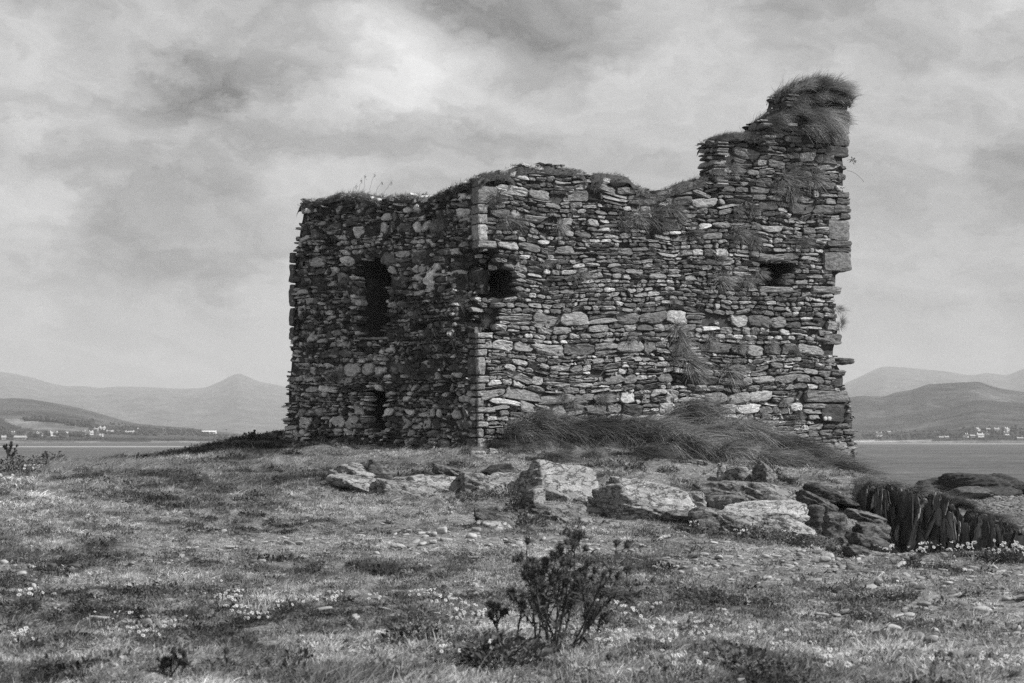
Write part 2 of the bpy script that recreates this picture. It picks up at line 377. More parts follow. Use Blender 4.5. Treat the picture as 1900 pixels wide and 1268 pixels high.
def hill_at(h, px, row):
    pxs, ts, Ys, z = HILLS[h]; i = int(np.clip(round((px - pxs[0]) / 3.0), 0, len(pxs) - 1))
    rr = HOR + (EYE - z[i]) / Ys * F; k = np.argmax(rr <= row)
    if rr[k] > row: k = int(np.argmin(rr))
    return np.array([(px - 950) / F * Ys[k], Ys[k], z[i, k]])
hill('mountains', [(-700, 670), (-300, 676), (-100, 685), (0, 690), (30, 694), (60, 701), (90, 710), (120, 717), (145, 716), (190, 720), (220, 717), (260, 718), (300, 720), (340, 722),
      (380, 720), (405, 710), (430, 697), (442, 692), (455, 697), (480, 708), (510, 714), (530, 718), (600, 730), (700, 738), (900, 738), (1100, 742), (1300, 738), (1480, 732), (1560, 715), (1600, 697),
      (1625, 685), (1640, 680), (1680, 682), (1720, 686), (1760, 690), (1800, 697), (1830, 692), (1870, 697), (1890, 688), (1930, 675), (2000, 668), (2300, 650), (2600, 640)], 7000, 12400, 816, 60)
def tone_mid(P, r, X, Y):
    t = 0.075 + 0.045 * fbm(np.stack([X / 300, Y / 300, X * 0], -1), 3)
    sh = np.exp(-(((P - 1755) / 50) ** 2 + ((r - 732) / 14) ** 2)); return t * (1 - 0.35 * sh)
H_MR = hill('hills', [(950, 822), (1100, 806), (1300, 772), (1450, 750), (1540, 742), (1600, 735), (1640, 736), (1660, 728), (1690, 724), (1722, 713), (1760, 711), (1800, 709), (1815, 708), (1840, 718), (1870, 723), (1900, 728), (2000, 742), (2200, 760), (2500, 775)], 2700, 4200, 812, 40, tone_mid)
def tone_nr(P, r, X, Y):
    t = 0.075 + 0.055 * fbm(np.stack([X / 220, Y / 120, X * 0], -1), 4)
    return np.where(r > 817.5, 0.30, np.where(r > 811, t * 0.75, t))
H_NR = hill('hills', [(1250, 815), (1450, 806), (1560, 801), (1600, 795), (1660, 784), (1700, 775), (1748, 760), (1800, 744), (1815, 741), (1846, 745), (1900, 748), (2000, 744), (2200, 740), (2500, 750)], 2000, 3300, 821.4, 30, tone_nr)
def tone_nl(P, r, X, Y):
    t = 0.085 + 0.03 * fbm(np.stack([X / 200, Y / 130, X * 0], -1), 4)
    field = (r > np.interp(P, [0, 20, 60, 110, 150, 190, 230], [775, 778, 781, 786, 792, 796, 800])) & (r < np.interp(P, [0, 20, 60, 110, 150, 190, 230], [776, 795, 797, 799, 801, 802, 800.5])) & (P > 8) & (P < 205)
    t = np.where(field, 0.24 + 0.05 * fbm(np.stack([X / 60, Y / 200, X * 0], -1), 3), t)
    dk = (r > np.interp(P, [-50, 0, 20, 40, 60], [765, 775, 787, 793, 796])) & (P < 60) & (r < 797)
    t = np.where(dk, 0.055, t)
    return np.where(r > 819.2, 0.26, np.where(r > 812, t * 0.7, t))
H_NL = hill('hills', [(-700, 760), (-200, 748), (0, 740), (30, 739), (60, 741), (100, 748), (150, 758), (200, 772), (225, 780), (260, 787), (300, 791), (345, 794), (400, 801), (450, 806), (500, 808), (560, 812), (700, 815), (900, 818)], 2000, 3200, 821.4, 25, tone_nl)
# pale sandbars lying in the bay
def sand_mat():
    m, t = new_mat('wet_sand'); tcn = t.n('ShaderNodeTexCoord')
    finish(t, t.grey(t.mr(t.noise(tcn.outputs['Object'], 0.05, 5, 0.6), 0.3, 0.7, 0.28, 0.42)), 0.8, None, 0.1); return m
M['sand'] = sand_mat()
def sandbar(pa, pb, row, th, seed):
    Y = F * (EYE - SEA - 0.25) / (row - HOR); hw = th / 2 / (row - HOR) * Y; N = 60
    xs = np.linspace((pa - 950) / F * Y, (pb - 950) / F * Y, N); s = np.sin(np.linspace(0.02, math.pi - 0.02, N)) ** 0.35
    sect = np.array([[-1, -.35], [-.55, .15], [0, .25], [.55, .15], [1, -.35]])
    jit = 1 + 0.35 * fbm(p3(xs / 40, seed), 3)
    V = np.stack([np.repeat(xs, 5).reshape(N, 5), Y + sect[None, :, 0] * hw * (s * jit)[:, None], SEA + sect[None, :, 1] * np.ones((N, 1))], -1)
    idx = np.arange(N * 5).reshape(N, 5); q = np.stack([idx[:-1, :-1], idx[1:, :-1], idx[1:, 1:], idx[:-1, 1:]], -1).reshape(-1, 4)
    tag(obj('sandbar', mesh_np('sandbar', V.reshape(-1, 3), [q], None, True), M['sand']), kind='structure')
sandbar(-700, 560, 828.3, 2.4, 1.0); sandbar(1400, 2500, 823.3, 1.6, 2.0)

# ------------------------------------------------------------------ rocks
def ico(sub):
    bm = bmesh.new(); bmesh.ops.create_icosphere(bm, subdivisions=sub, radius=1.0)
    V = np.array([v.co[:] for v in bm.verts]); Fc = np.array([[v.index for v in f.verts] for f in bm.faces]); bm.free()
    return unit(V), Fc
ICO = {k: ico(k) for k in (2, 3, 4, 5, 6)}
def rot_m(rx, ry, rz): return np.array(Euler((rx, ry, rz)).to_matrix())
def rock(seed, sub, dims, nplanes=14, rough=0.05, strata=0.04, thick=0.12, rot=(0, 0, 0), power=16, boxy=0.86, tiltn=(0.15, 0.1), facets=()):
    r = rs(seed); d, Fc = ICO[sub]
    n = unit(r.normal(size=(nplanes, 3))); h = r.uniform(0.68, 1.0, nplanes)
    bx = np.concatenate([np.eye(3), -np.eye(3)]) + r.normal(scale=0.12, size=(6, 3)); n = np.concatenate([n, unit(bx)]); h = np.concatenate([h, r.uniform(boxy - .1, boxy + .1, 6)])
    if len(facets): n = np.concatenate([n, unit(np.array([f[:3] for f in facets]))]); h = np.concatenate([h, [f[3] for f in facets]])
    q = np.clip(d @ n.T, 0, None) / h[None, :]
    rad = np.sum(q ** power, 1) ** (-1.0 / power)
    V = d * rad[:, None] * np.asarray(dims)[None, :]
    off = r.uniform(0, 50, 3); sc = max(dims)
    sn = unit(np.array([tiltn[0], tiltn[1], 1.0])); s = V @ sn / thick + 1.1 * fbm(V / sc * 1.8 + off, 4)
    saw = (s - np.floor(s)); step = np.where(saw < 0.8, saw / 0.8, (1 - saw) / 0.2)
    out = V / np.linalg.norm(V, axis=1, keepdims=True)
    V = V + out * (strata * (step - 0.5) * (0.4 + vnoise(V / sc * 2.3 + off)))[:, None]
    V = V + out * (rough * sc * (fbm(V / sc * 2.2 + off, 5, 0.55)) + rough * 0.35 * sc * (0.35 - np.abs(fbm(V / sc * 5.5 + off + 9, 4, 0.6))))[:, None]
    if sub >= 5: V = V + out * (sc * .012 * fbm(V / sc * 15 + off, 3) + sc * .03 * np.minimum(0, np.abs(fbm(V / sc * 3.4 + off + 3, 4)) - .12) * 4 * (rough > .06))[:, None]
    return V @ rot_m(*rot).T, Fc

# ------------------------------------------------------------------ the ruined tower
A0 = np.array([(885 - 950) / F * 46.0, 46.0]); rd = np.array([math.cos(R(22)), math.sin(R(22))]); ld = unit(np.array([-0.84, 0.54]))
nR = np.array([rd[1], -rd[0]]); nL = np.array([-ld[1], ld[0]])
nL = nL if nL[1] < 0 else -nL
SIDE = {'R': (A0, rd, nR, 0.012), 'L': (A0, ld, nL, 0.055)}
def W(side, u, z, d=0.0):
    o, di, n, bat = SIDE[side]; u, z, d = np.broadcast_arrays(np.asarray(u, float), np.asarray(z, float), np.asarray(d, float))
    k = d - bat * (z - 1.2)
    return np.stack([o[0] + u * di[0] + n[0] * k, o[1] + u * di[1] + n[1] * k, z], -1)
def px2w(side, px, row):
    o, di, n, bat = SIDE[side]; px = np.asarray(px, float); row = np.asarray(row, float); z = np.zeros_like(px) + 4.0
    for _ in range(6):
        kx = (px - 950) / F; b = -bat * (z - 1.2); ox, oy = o[0] + n[0] * b, o[1] + n[1] * b
        u = (kx * oy - ox) / (di[0] - kx * di[1]); Y = oy + u * di[1]; z = EYE - (row - HOR) / F * Y
    return u, z
top_R = [(880, 326), (905, 320), (930, 313), (950, 304), (1000, 301), (1060, 307), (1085, 316), (1130, 317), (1163, 322), (1185, 338), (1200, 349), (1225, 354), (1245, 344), (1275, 332), (1310, 324), (1333, 320), (1335, 256), (1405, 252), (1416, 250), (1422, 216), (1458, 208), (1463, 168), (1480, 160), (1560, 160), (1574, 166)]
edge_R = [(1574, 166), (1573, 240), (1576, 300), (1577, 400), (1579, 470), (1577, 503), (1563, 508), (1561, 545), (1558, 560), (1564, 600), (1567, 615), (1560, 640), (1556, 655), (1566, 680), (1575, 690), (1577, 708), (1572, 735), (1590, 737), (1593, 780), (1595, 800), (1598, 830), (1601, 862), (1603, 930)]
poly_R = top_R + edge_R[1:] + [(880, 930)]
top_L = [(890, 326), (868, 332), (850, 340), (820, 352), (790, 364), (770, 360), (740, 358), (717, 362), (713, 369), (704, 369), (690, 364), (650, 359), (610, 363), (598, 367), (580, 372), (565, 370), (552, 377)]
edge_L = [(552, 377), (550, 400), (545, 425), (541, 450), (541, 465), (536, 468), (534, 560), (532, 610), (530, 650), (527, 690), (523, 720), (522, 760), (518, 810), (516, 880)]
poly_L = top_L + edge_L[1:] + [(890, 930)]
def inside(poly, x, y):
    x = np.asarray(x); y = np.asarray(y); c = np.zeros(x.shape, bool); P = np.array(poly, float)
    for (x1, y1), (x2, y2) in zip(P, np.roll(P, -1, 0)):
        c ^= ((y1 > y) != (y2 > y)) & (x < (x2 - x1) * (y - y1) / (y2 - y1 + 1e-12) + x1)
    return c
HOLES = {'L': [(664, 719, 482, 606, 2.4), (668, 704, 600, 624, 2.2), (682, 717, 722, 800, 2.0), (703, 712, 370, 397, .7), (846, 892, 466, 612, .32), (862, 892, 540, 600, .7), (598, 606, 470, 486, .3), (770, 795, 596, 616, .35), (820, 846, 700, 730, .3)],
         'R': [(880, 958, 498, 548, 1.6), (880, 926, 464, 618, .42), (1416, 1452, 486, 531, 2.2), (1446, 1471, 488, 512, 2.0), (1240, 1275, 690, 716, .28), (1305, 1335, 478, 486, .25), (1200, 1216, 405, 440, .22), (1352, 1368, 598, 606, .3)]}
def recess(side, px, row):
    d = np.zeros(np.shape(px))
    for (a, b, c, e, dep) in HOLES[side]: d = np.where((px > a) & (px < b) & (row > c) & (row < e), np.maximum(d, dep), d)
    return d
castle = thing('castle', 'ruined rubble stone tower with broken walls, standing on the grassy mound', 'castle', (float(A0[0] + 2), float(A0[1] + 3), 1.0))
CO = np.array(castle.location)
def cpart(name, mb, mat, smooth=False, label=None):
    o = obj(name, mb.mesh(name, smooth, CO), mat, castle)
    if label: o['label'] = label
    return o
NSEG = 14
def ring_faces(nr, ns=NSEG):
    q = []
    for k in range(nr - 1):
        a = k * ns + np.arange(ns); b = k * ns + (np.arange(ns) + 1) % ns
        q.append(np.stack([a, b, b + ns, a + ns], -1))
    last = (nr - 1) * ns; c = nr * ns
    t = np.stack([last + np.arange(ns), last + (np.arange(ns) + 1) % ns, np.full(ns, c)], -1)
    return np.concatenate(q), t
RQ, RT = ring_faces(5)
def stone_local(r, hw, hh, expo, bulge, depth=0.26, jag=0.07, tilt=0.02):
    th = np.arange(NSEG) / NSEG * 2 * math.pi + r.uniform(0, 0.4); c, s = np.cos(th), np.sin(th)
    rad = (np.abs(c) ** expo + np.abs(s) ** expo) ** (-1 / expo) * (1 + r.normal(scale=jag, size=NSEG))
    a, b = c * rad, s * rad; vs = []
    k4 = r.normal(scale=.13, size=4); a, b = a * (1 + k4[0] * b) + k4[1] * b * .5, b * (1 + k4[2] * a) + k4[3] * a * .6
    tu, tv = r.normal(scale=tilt, size=2); sm = min(hw, hh)
    for (sc, d) in ((1.0, -depth), (1.0, -0.035), (1 - 0.14 * r.uniform(.6, 1.4), bulge * 0.45), (0.55, bulge * 0.92)):
        jj = 1 + r.normal(scale=0.035, size=NSEG) if sc < 1 else 1
        e = min(0.03, sm * 0.4) if sc == 1.0 else 0
        u = a * hw * sc * jj; v = b * hh * sc * jj
        if 0.7 < sc < 1: u = a * (hw - sm * (1 - sc)); v = b * (hh - sm * (1 - sc))
        vs.append(np.stack([u, v, d + tu * a * sc + tv * b * sc + r.normal(scale=0.007, size=NSEG) * (sc < 1)], -1))
    # an extra soft ring keeps the arris from being razor sharp
    vs.insert(2, (vs[1] * 0.35 + vs[2] * 0.65) * np.array([1.02, 1.02, 1.0]))
    return np.concatenate(vs + [np.array([[0, 0, bulge + r.normal(scale=0.008)]])])
def layout(r, u0, u1, z0, z1, hm, wf, hmin=.06, hmax=.34, wmax=.95, split=.55):
    out = []; z = z0
    while z < z1:
        h = float(np.clip(hm * math.exp(r.normal(scale=.42)), hmin, hmax)); u = u0 - r.uniform(0, .3)
        while u < u1:
            wd = float(np.clip(h * r.uniform(*wf), .13, wmax))
            if h > .13 and r.random() < split:
                k = 2 if h < .2 else int(r.integers(2, 4)); fr = r.dirichlet(np.full(k, 5.0)); zz = z
                for f in fr:
                    hh = h * f; parts = 1 if (r.random() < .5 or wd < .26) else 2; uu = u; g = r.dirichlet(np.full(parts, 4.0))
                    for gg in g: out.append((uu + wd * gg / 2, zz + hh / 2, wd * gg / 2, hh / 2)); uu += wd * gg
                    zz += hh
            else: out.append((u + wd / 2, z + h / 2, wd / 2, h / 2))
            u += wd
        z += h
    return out
def warp(u, z, sd):
    du = 0.10 * fbm(p3(u * .9, z * .9, sd + 5), 2); dz = 0.16 * fbm(p3(u * .45, z * .6, sd), 3) + 0.035 * fbm(p3(u * 2.2, z * 2.2, sd + 9), 2)
    return u + du, z + dz
QUOINS = {'R': [], 'L': []}      # pixel boxes kept clear of ordinary stones
def face(mb, side, r, cells, poly, tonef, expo, bulge, jag, gap, skip=.03, sd=1.0, plain=None, tilt=.02):
    for (u, z, hw, hh) in cells:
        if r.random() < skip: continue
        if plain is None:
            uw, zw = warp(np.array([u]), np.array([z]), sd); pw = W(side, uw, zw); ppx, prow = proj(pw)
            if not inside(poly, ppx, prow)[0]: continue
            ue, ze = warp(np.array([u + hw * .85, u - hw * .85, u]), np.array([z, z, z + hh * .6]), sd); epx, erow = proj(W(side, ue, ze))
            if not inside(poly, epx + np.array([5., -5., 0])  * (1 if side == 'R' else -1), erow + np.array([0, 0, 2.])).all(): continue
            rc = float(recess(side, ppx, prow)[0])
            if rc > .5: continue
            if any(a < ppx[0] < b and c < prow[0] < d for (a, b, c, d) in QUOINS[side]): continue
        else:
            rc = 0.0
            if not plain(u, z): continue
        g = gap * r.uniform(.6, 1.7); a, b = max(hw - g, .02), max(hh - g * r.uniform(.8, 1.3), .018)
        bl = r.uniform(*bulge) * min(1, min(a, b) / .06) - max(0, r.normal(scale=.018))
        if r.random() < .08: bl += r.uniform(.01, .05)
        L = stone_local(r, a, b, r.uniform(*expo), bl, .28, jag, tilt)
        L[:, :2] = L[:, :2] @ np.array([[math.cos(q := r.normal(scale=.07)), math.sin(q)], [-math.sin(q), math.cos(q)]])
        uu, zz = u + L[:, 0], z + L[:, 1]
        uu, zz = warp(uu, zz, sd)
        PW = W(side, uu, zz, L[:, 2] - rc); PW = PW if plain is None or side == 'S' else edge_follow(PW)
        mb.add(PW, [RQ, RT], tonef(r, ppx[0] if plain is None else 0, prow[0] if plain is None else 0))

LR, LL = 9.98, 5.62
PINV = np.linalg.inv(np.stack([rd, ld], 1))
def _edge(side, e):
    u, z = px2w(side, [p[0] for p in e], [p[1] for p in e]); o = np.argsort(z); return u[o], z[o]
EUR, EZR = _edge('R', edge_R); EUL, EZL = _edge('L', edge_L)
def edge_follow(P):
    """draws the ends of the walls in to their broken outline at every height"""
    P = np.array(P, float); ab = (P[..., :2] - A0) @ PINV.T; z = P[..., 2]
    ea = np.interp(z, EZR, EUR) - .06 - LR; eb = np.interp(z, EZL, EUL) - .06 - LL
    a = ab[..., 0] + ea * np.clip((ab[..., 0] - LR + 1.6) / 1.6, 0, 1.2); b = ab[..., 1] + eb * np.clip((ab[..., 1] - LL + 1.4) / 1.4, 0, 1.2)
    P[..., :2] = A0 + a[..., None] * rd + b[..., None] * ld; return P
# dressed corner stones (quoins) and other single named stones, each its own part
def block(side, pa, pb, ra, rb, d0, d1, seed, jag=.018, tone=.25, expo=7, label=None, name='quoin', other=None, mat='wall'):
    """a squared stone covering the photo box pa..pb x ra..rb of a wall face; `other` = how far (m) it wraps the near corner"""
    r = rs(seed); (ua, ub), (zb, za) = px2w(side, [pa, pb], [rb, ra])
    ua, ub = min(ua, ub), max(ua, ub)
    za, zb = max(za, zb), min(za, zb)
    n = 7; mbq = MB(); g = np.linspace(-1, 1, n); tt = []
    # cube sphere style rounded block
    def m(s, t, k):
        s, t, k = [np.sign(x) * np.abs(x) ** 0.8 for x in (s, t, k)]
        return s, t, k
    V = []; Fq = []; base = 0
    S, T = np.meshgrid(g, g, indexing='ij')
    for ax in range(3):
        for sg in (-1, 1):
            c = [None, None, None]; c[ax] = np.full(S.shape, float(sg)); c[(ax + 1) % 3] = S; c[(ax + 2) % 3] = T
            p = np.stack(c, -1).reshape(-1, 3); nn = np.linalg.norm(np.abs(p) ** 1, ord=10, axis=1) if False else (np.sum(np.abs(p) ** (expo * 1.6), 1) ** (1 / (expo * 1.6)))
            p = p / nn[:, None]; idx = base + np.arange(n * n).reshape(n, n)
            q = np.stack([idx[:-1, :-1], idx[1:, :-1], idx[1:, 1:], idx[:-1, 1:]], -1).reshape(-1, 4); q = q if sg > 0 else q[:, ::-1]
            V.append(p); Fq.append(q); base += n * n
    V = np.concatenate(V); off = r.uniform(0, 40, 3)
    nz = fbm(V * 1.3 + off, 3) * jag * 1.4 + fbm(V * 4 + off, 2) * jag
    u = (ua + ub) / 2 + V[:, 0] * ((ub - ua) / 2 - .008) + nz; z = (za + zb) / 2 + V[:, 1] * ((za - zb) / 2 - .008) + nz * .6
    d = (d0 + d1) / 2 + V[:, 2] * (d1 - d0) / 2 + nz
    mbq.add(W(side, u, z, d), [np.concatenate(Fq)], tone); o = cpart(name, mbq, M[mat], False, label)
    QUOINS[side].append((pa - 1, pb + 1, ra - 1, rb + 1)); return o
qs = 100
for (ra, rb, pr, pl, tn) in ((330, 346, 903, 872, .2), (346, 378, 922, 874, .25), (379, 396, 905, 876, .3), (397, 415, 904, 868, .34), (416, 446, 905, 874, .42), (447, 460, 922, 872, .26),
                             (617, 628, 916, 868, .36), (629, 638, 900, 874, .28), (639, 647, 914, 868, .32), (648, 661, 903, 872, .34), (662, 696, 901, 868, .3), (698, 711, 908, 872, .32),
                             (712, 724, 900, 872, .27), (725, 737, 912, 866, .33), (738, 755, 897, 873, .27), (756, 766, 920, 868, .34), (767, 781, 898, 873, .28), (782, 794, 906, 868, .33),
                             (795, 812, 898, 872, .28), (813, 832, 902, 866, .31)):
    block('R', 885.5, pr, ra, rb, -.42, .035, qs, tone=tn); QUOINS['L'].append((pl, 890, ra - 1, rb + 1))
    # corner seen on the shaded face, its shade put into the stone tone
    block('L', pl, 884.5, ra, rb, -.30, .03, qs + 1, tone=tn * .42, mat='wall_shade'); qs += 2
for (pa, pb, ra, rb, tn, dd) in ((1535, 1577, 409, 446, .2, .05), (1533, 1580, 447, 459, .13, .07), (1538, 1580, 460, 468, .12, .06), (1527, 1578, 469, 503, .2, .08), (1545, 1574, 171, 190, .16, .05), (1550, 1572, 191, 206, .12, .02), (1546, 1575, 207, 231, .13, .05), (1554, 1576, 232, 249, .15, .03), (1542, 1576, 250, 271, .12, .05), (1530, 1576, 272, 290, .1, .03), (1553, 1576, 356, 368, .13, .04), (1552, 1577, 369, 380, .12, .05),
                                 (1546, 1578, 381, 395, .15, .05), (1558, 1577, 396, 408, .12, .05), (1505, 1562, 532, 545, .22, .05), (1527, 1561, 620, 640, .16, .06), (1534, 1558, 596, 614, .3, .06), (1493, 1574, 725, 747, .2, .06), (1522, 1566, 749, 783, .085, .03)):
    block('R', pa, pb, ra, rb, -.4, dd, qs, jag=.025, tone=tn); qs += 1
block('R', 1555, 1586, 664, 677, -.6, .05, qs, jag=.03, tone=.09, expo=3, name='projecting_stone', label='dark stone sticking out past the broken right edge'); qs += 1
for (ra, rb) in ((468, 489), (490, 526), (527, 570), (571, 606), (607, 632)):
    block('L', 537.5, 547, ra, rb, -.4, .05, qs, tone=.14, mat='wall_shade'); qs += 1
block('R', 1405, 1468, 472, 484, -.45, .04, qs, jag=.03, tone=.2, name='lintel'); block('R', 1408, 1472, 532, 543, -.5, .05, qs + 1, jag=.03, tone=.24, name='sill')
block('L', 664, 722, 625, 632, -.6, .08, qs + 2, jag=.03, tone=.34, name='sill', mat='wall_shade'); qs += 3

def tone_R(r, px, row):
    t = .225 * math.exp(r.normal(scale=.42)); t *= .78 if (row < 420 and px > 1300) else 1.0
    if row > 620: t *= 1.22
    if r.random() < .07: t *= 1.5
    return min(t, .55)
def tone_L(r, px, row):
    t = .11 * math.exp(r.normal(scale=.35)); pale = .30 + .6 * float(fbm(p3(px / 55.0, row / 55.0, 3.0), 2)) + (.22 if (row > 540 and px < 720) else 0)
    return min(t * r.uniform(3.5, 7.0), .78) if r.random() < pale else t  # palest stones stand in for raking sunlight on this shaded face
r1 = rs(11); mb = MB(); cells = layout(r1, -.1, 10.6, .2, 11.0, .148, (1.2, 3.2), .06, .31, .85, .42)
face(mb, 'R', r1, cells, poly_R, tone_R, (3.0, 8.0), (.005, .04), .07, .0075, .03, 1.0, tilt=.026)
# tiny pinning stones in the joints
cells = [(r1.uniform(0, 10.4), r1.uniform(.4, 10.6), r1.uniform(.03, .08), r1.uniform(.02, .05)) for _ in range(1800)]
face(mb, 'R', r1, cells, poly_R, tone_R, (2.2, 4), (-.05, -.015), .1, .004, 0, 1.0)
cpart('wall', mb, M['wall'], False)
r2 = rs(23); mb = MB(); cells = layout(r2, -.1, 6.4, .5, 8.2, .165, (.75, 1.8), .07, .32, .46, .45)
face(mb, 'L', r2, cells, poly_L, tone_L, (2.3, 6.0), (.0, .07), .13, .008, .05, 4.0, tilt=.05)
cells = [(r2.uniform(0, 6.2), r2.uniform(.8, 8), r2.uniform(.025, .06), r2.uniform(.02, .05)) for _ in range(2200)]
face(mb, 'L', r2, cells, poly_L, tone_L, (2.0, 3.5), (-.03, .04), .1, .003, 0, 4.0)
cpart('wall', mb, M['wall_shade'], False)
# return walls at the right and left ends and the back (turned away from the viewer)
LR, LL = 9.98, 5.62
Cc = A0 + rd * LR; Bc = A0 + ld * LL; Dc = A0 + rd * LR + ld * LL
uS, zS = px2w('R', [1334.0], [300.0]); uS = float(uS[0])
SIDE['C'] = (Cc, ld, nR * 0 + unit(rd * 0.95 + nL * -0.3), .01); nC = np.array([ld[1], -ld[0]]); nC = nC if nC @ rd > 0 else -nC; SIDE['C'] = (Cc, ld, nC, .01)
nB = np.array([-rd[1], rd[0]]); SIDE['D'] = (Bc, rd, nB, .01)
SIDE['S'] = (A0 + rd * (uS - .14), -nR, -rd, 0.0)
def ztop(side):
    pts = top_R if side == 'R' else top_L
    u, z = px2w(side, [p[0] for p in pts], [p[1] for p in pts]); o = np.argsort(u, kind='stable'); return u[o], z[o]
uR, zR = ztop('R'); uL, zL = ztop('L')
def top_of(side, u):
    if side == 'R': return np.interp(u, uR, zR)
    if side == 'L': return np.interp(u, uL, zL)
    if side == 'C': return np.interp(u, [0, 1.1, 1.6, 3.5, 5.5], [10.2, 9.7, 7.2, 6.4, 6.6])
    return np.interp(u, [0, .8, 2, 5, 8, 9.7], [7.2, 6.8, 6.2, 5.9, 6.3, 6.6])
for side, ln, seed in (('C', LL, 31), ('D', LR, 37)):
    r3 = rs(seed); mb = MB(); cells = layout(r3, .05, ln, -.2, 10.4, .24, (1.1, 2.6), .1, .36, .8, .3)
    face(mb, side, r3, cells, None, lambda r, a, b: .16 * math.exp(r.normal(scale=.3)), (2.4, 5), (.02, .07), .08, .018, .03, 2.0, plain=lambda u, z: .5 < u < ln - .45 and z < top_of(side, u) - .05)
    cpart('wall', mb, M['wall_shade'], True)
for pxs_, r_lo, r_hi, seed in ((1334.0, 322, 256, 41), (1419.0, 252, 216, 43), (1460.5, 210, 168, 47)):
    uS, zS = px2w('R', [pxs_, pxs_ - 4, pxs_ + 4], [300.0, r_lo, r_hi]); uS = float(uS[0]); SIDE['S'] = (A0 + rd * (uS - .14), -nR, -rd, 0.0)
    r3 = rs(seed); mb = MB(); cells = layout(r3, .02, .78, float(zS[1]) - .3, 11.0, .13, (1.2, 2.4), .06, .2, .4, .3); zt = float(zS[2])
    face(mb, 'S', r3, cells, None, lambda r, a, b: .2 * math.exp(r.normal(scale=.4)), (2.4, 5), (.02, .06), .08, .010, .02, 2.0, plain=lambda u, z: u < .76 and z < zt - .03)
    cpart('jamb', mb, M['wall'], False)
# the rubble core behind the facing stones, open-topped with a vault inside
def inward(p, z, t, n):
    a, b = PINV @ (p[:2] - n - A0); a = min(max(a, t), LR - t); b = min(max(b, t), LL - t); q = A0 + rd * a + ld * b
    return np.array([q[0], q[1], z])
def build_core():
    mbc = MB(); cols = []; VAULT = 6.7
    for side, ln in (('R', LR), ('C', LL), ('D', -LR), ('L', -LL)):
        us = np.arange(.10, abs(ln) - .08, .11) if side in 'RL' else np.arange(.45, abs(ln) - .40, .11); us = us if ln > 0 else us[::-1]
        for u in us: cols.append((side, u))
    nz = 72; grid = []; inner = []
    for side, u in cols:
        tp = float(top_of(side, u)) - .10; z = np.linspace(-.6, tp, nz); d = np.full(nz, -.075 if side == 'R' else -.05)
        if side in 'RL':
            ppx, prow = proj(W(side, np.full(nz, u), z)); d = d - recess(side, ppx, prow)
            e = inside(poly_R if side == 'R' else poly_L, ppx, prow)
        d = d + .035 * fbm(p3(np.full(nz, u) * 5, z * 5, ord(side)), 3)
        G0 = W(side, np.full(nz, u), z, d); grid.append(G0); nn = SIDE[side][2]; inner.append(np.stack([inward(G0[-1], tp - .03, .45, nn * .62), inward(G0[-1], min(VAULT, tp - .2), .5, nn * .7)]))
    G = np.stack(grid); I = np.stack(inner); n = len(G); allv = edge_follow(np.concatenate([G, I], 1)); k = allv.shape[1]
    idx = np.arange(n * k).reshape(n, k); nx = np.roll(idx, -1, 0)
    q = np.stack([idx[:, :-1], nx[:, :-1], nx[:, 1:], idx[:, 1:]], -1).reshape(-1, 4)
    V = allv.reshape(-1, 3); cen = np.append(I[:, 1, :2].mean(0), VAULT + .5); V = np.concatenate([V, cen[None]])
    t = np.stack([idx[:, -1], nx[:, -1], np.full(n, len(V) - 1)], -1)
    mbc.add(V, [q, t], .07); cpart('rubble_core', mbc, M['mortar'], True)
build_core()
# two pale round lichen patches on the dark corner slab
for (a, b, c, e) in ((1526, 1533, 773, 781), (1533, 1541, 773, 781)):
    (ua, ub), (z1, z2) = px2w('R', [a, b], [c, e]); th = np.arange(16) / 16 * 2 * math.pi; mb = MB()
    rr = 1 + .06 * np.sin(th * 3 + a); uc, zc, ru, rz = (ua + ub) / 2, (z1 + z2) / 2, abs(ub - ua) / 2, abs(z1 - z2) / 2
    vs = [W('R', uc + np.cos(th) * ru * rr * s, zc + np.sin(th) * rz * rr * s, d) for s, d in ((1, .02), (.97, .055), (.7, .065))] + [W('R', np.array([uc]), np.array([zc]), np.array([.067]))]
    rq, rt = ring_faces(3, 16); mb.add(np.concatenate(vs), [rq, rt], .85); cpart('lichen_patch', mb, M['petal'], True, 'pale round lichen patch on the dark corner slab')

# ------------------------------------------------------------------ grass blades
def blades(r, roots, dirs, lens, bend, width, segs=4, tone=None):
    """curved tapering blades; bend = (n,3) vector added as length*t^2"""
    n = len(roots); t = np.linspace(0, 1, segs + 1); dirs = unit(dirs); lens = np.broadcast_to(np.asarray(lens, float), (n,)); width = np.broadcast_to(np.asarray(width, float), (n,))
    P = roots[:, None, :] + dirs[:, None, :] * (lens[:, None] * t[None, :])[..., None] + np.asarray(bend)[:, None, :] * (lens[:, None] * t[None, :] ** 2)[..., None]
    side = unit(np.cross(dirs, r.normal(size=(n, 3))))
    wd = width[:, None] * (1 - t[None, :] * .92) * .5
    L = P - side[:, None, :] * wd[..., None]; Rr = P + side[:, None, :] * wd[..., None]
    V = np.stack([L, Rr], 2).reshape(n, -1, 3); k = 2 * (segs + 1)
    a = np.arange(segs) * 2; q = np.stack([a, a + 1, a + 3, a + 2], -1)
    Fq = (np.arange(n)[:, None, None] * k + q[None]).reshape(-1, 4)
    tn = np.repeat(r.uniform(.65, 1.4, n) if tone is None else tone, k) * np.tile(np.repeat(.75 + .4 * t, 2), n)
    return V.reshape(-1, 3), Fq, tn
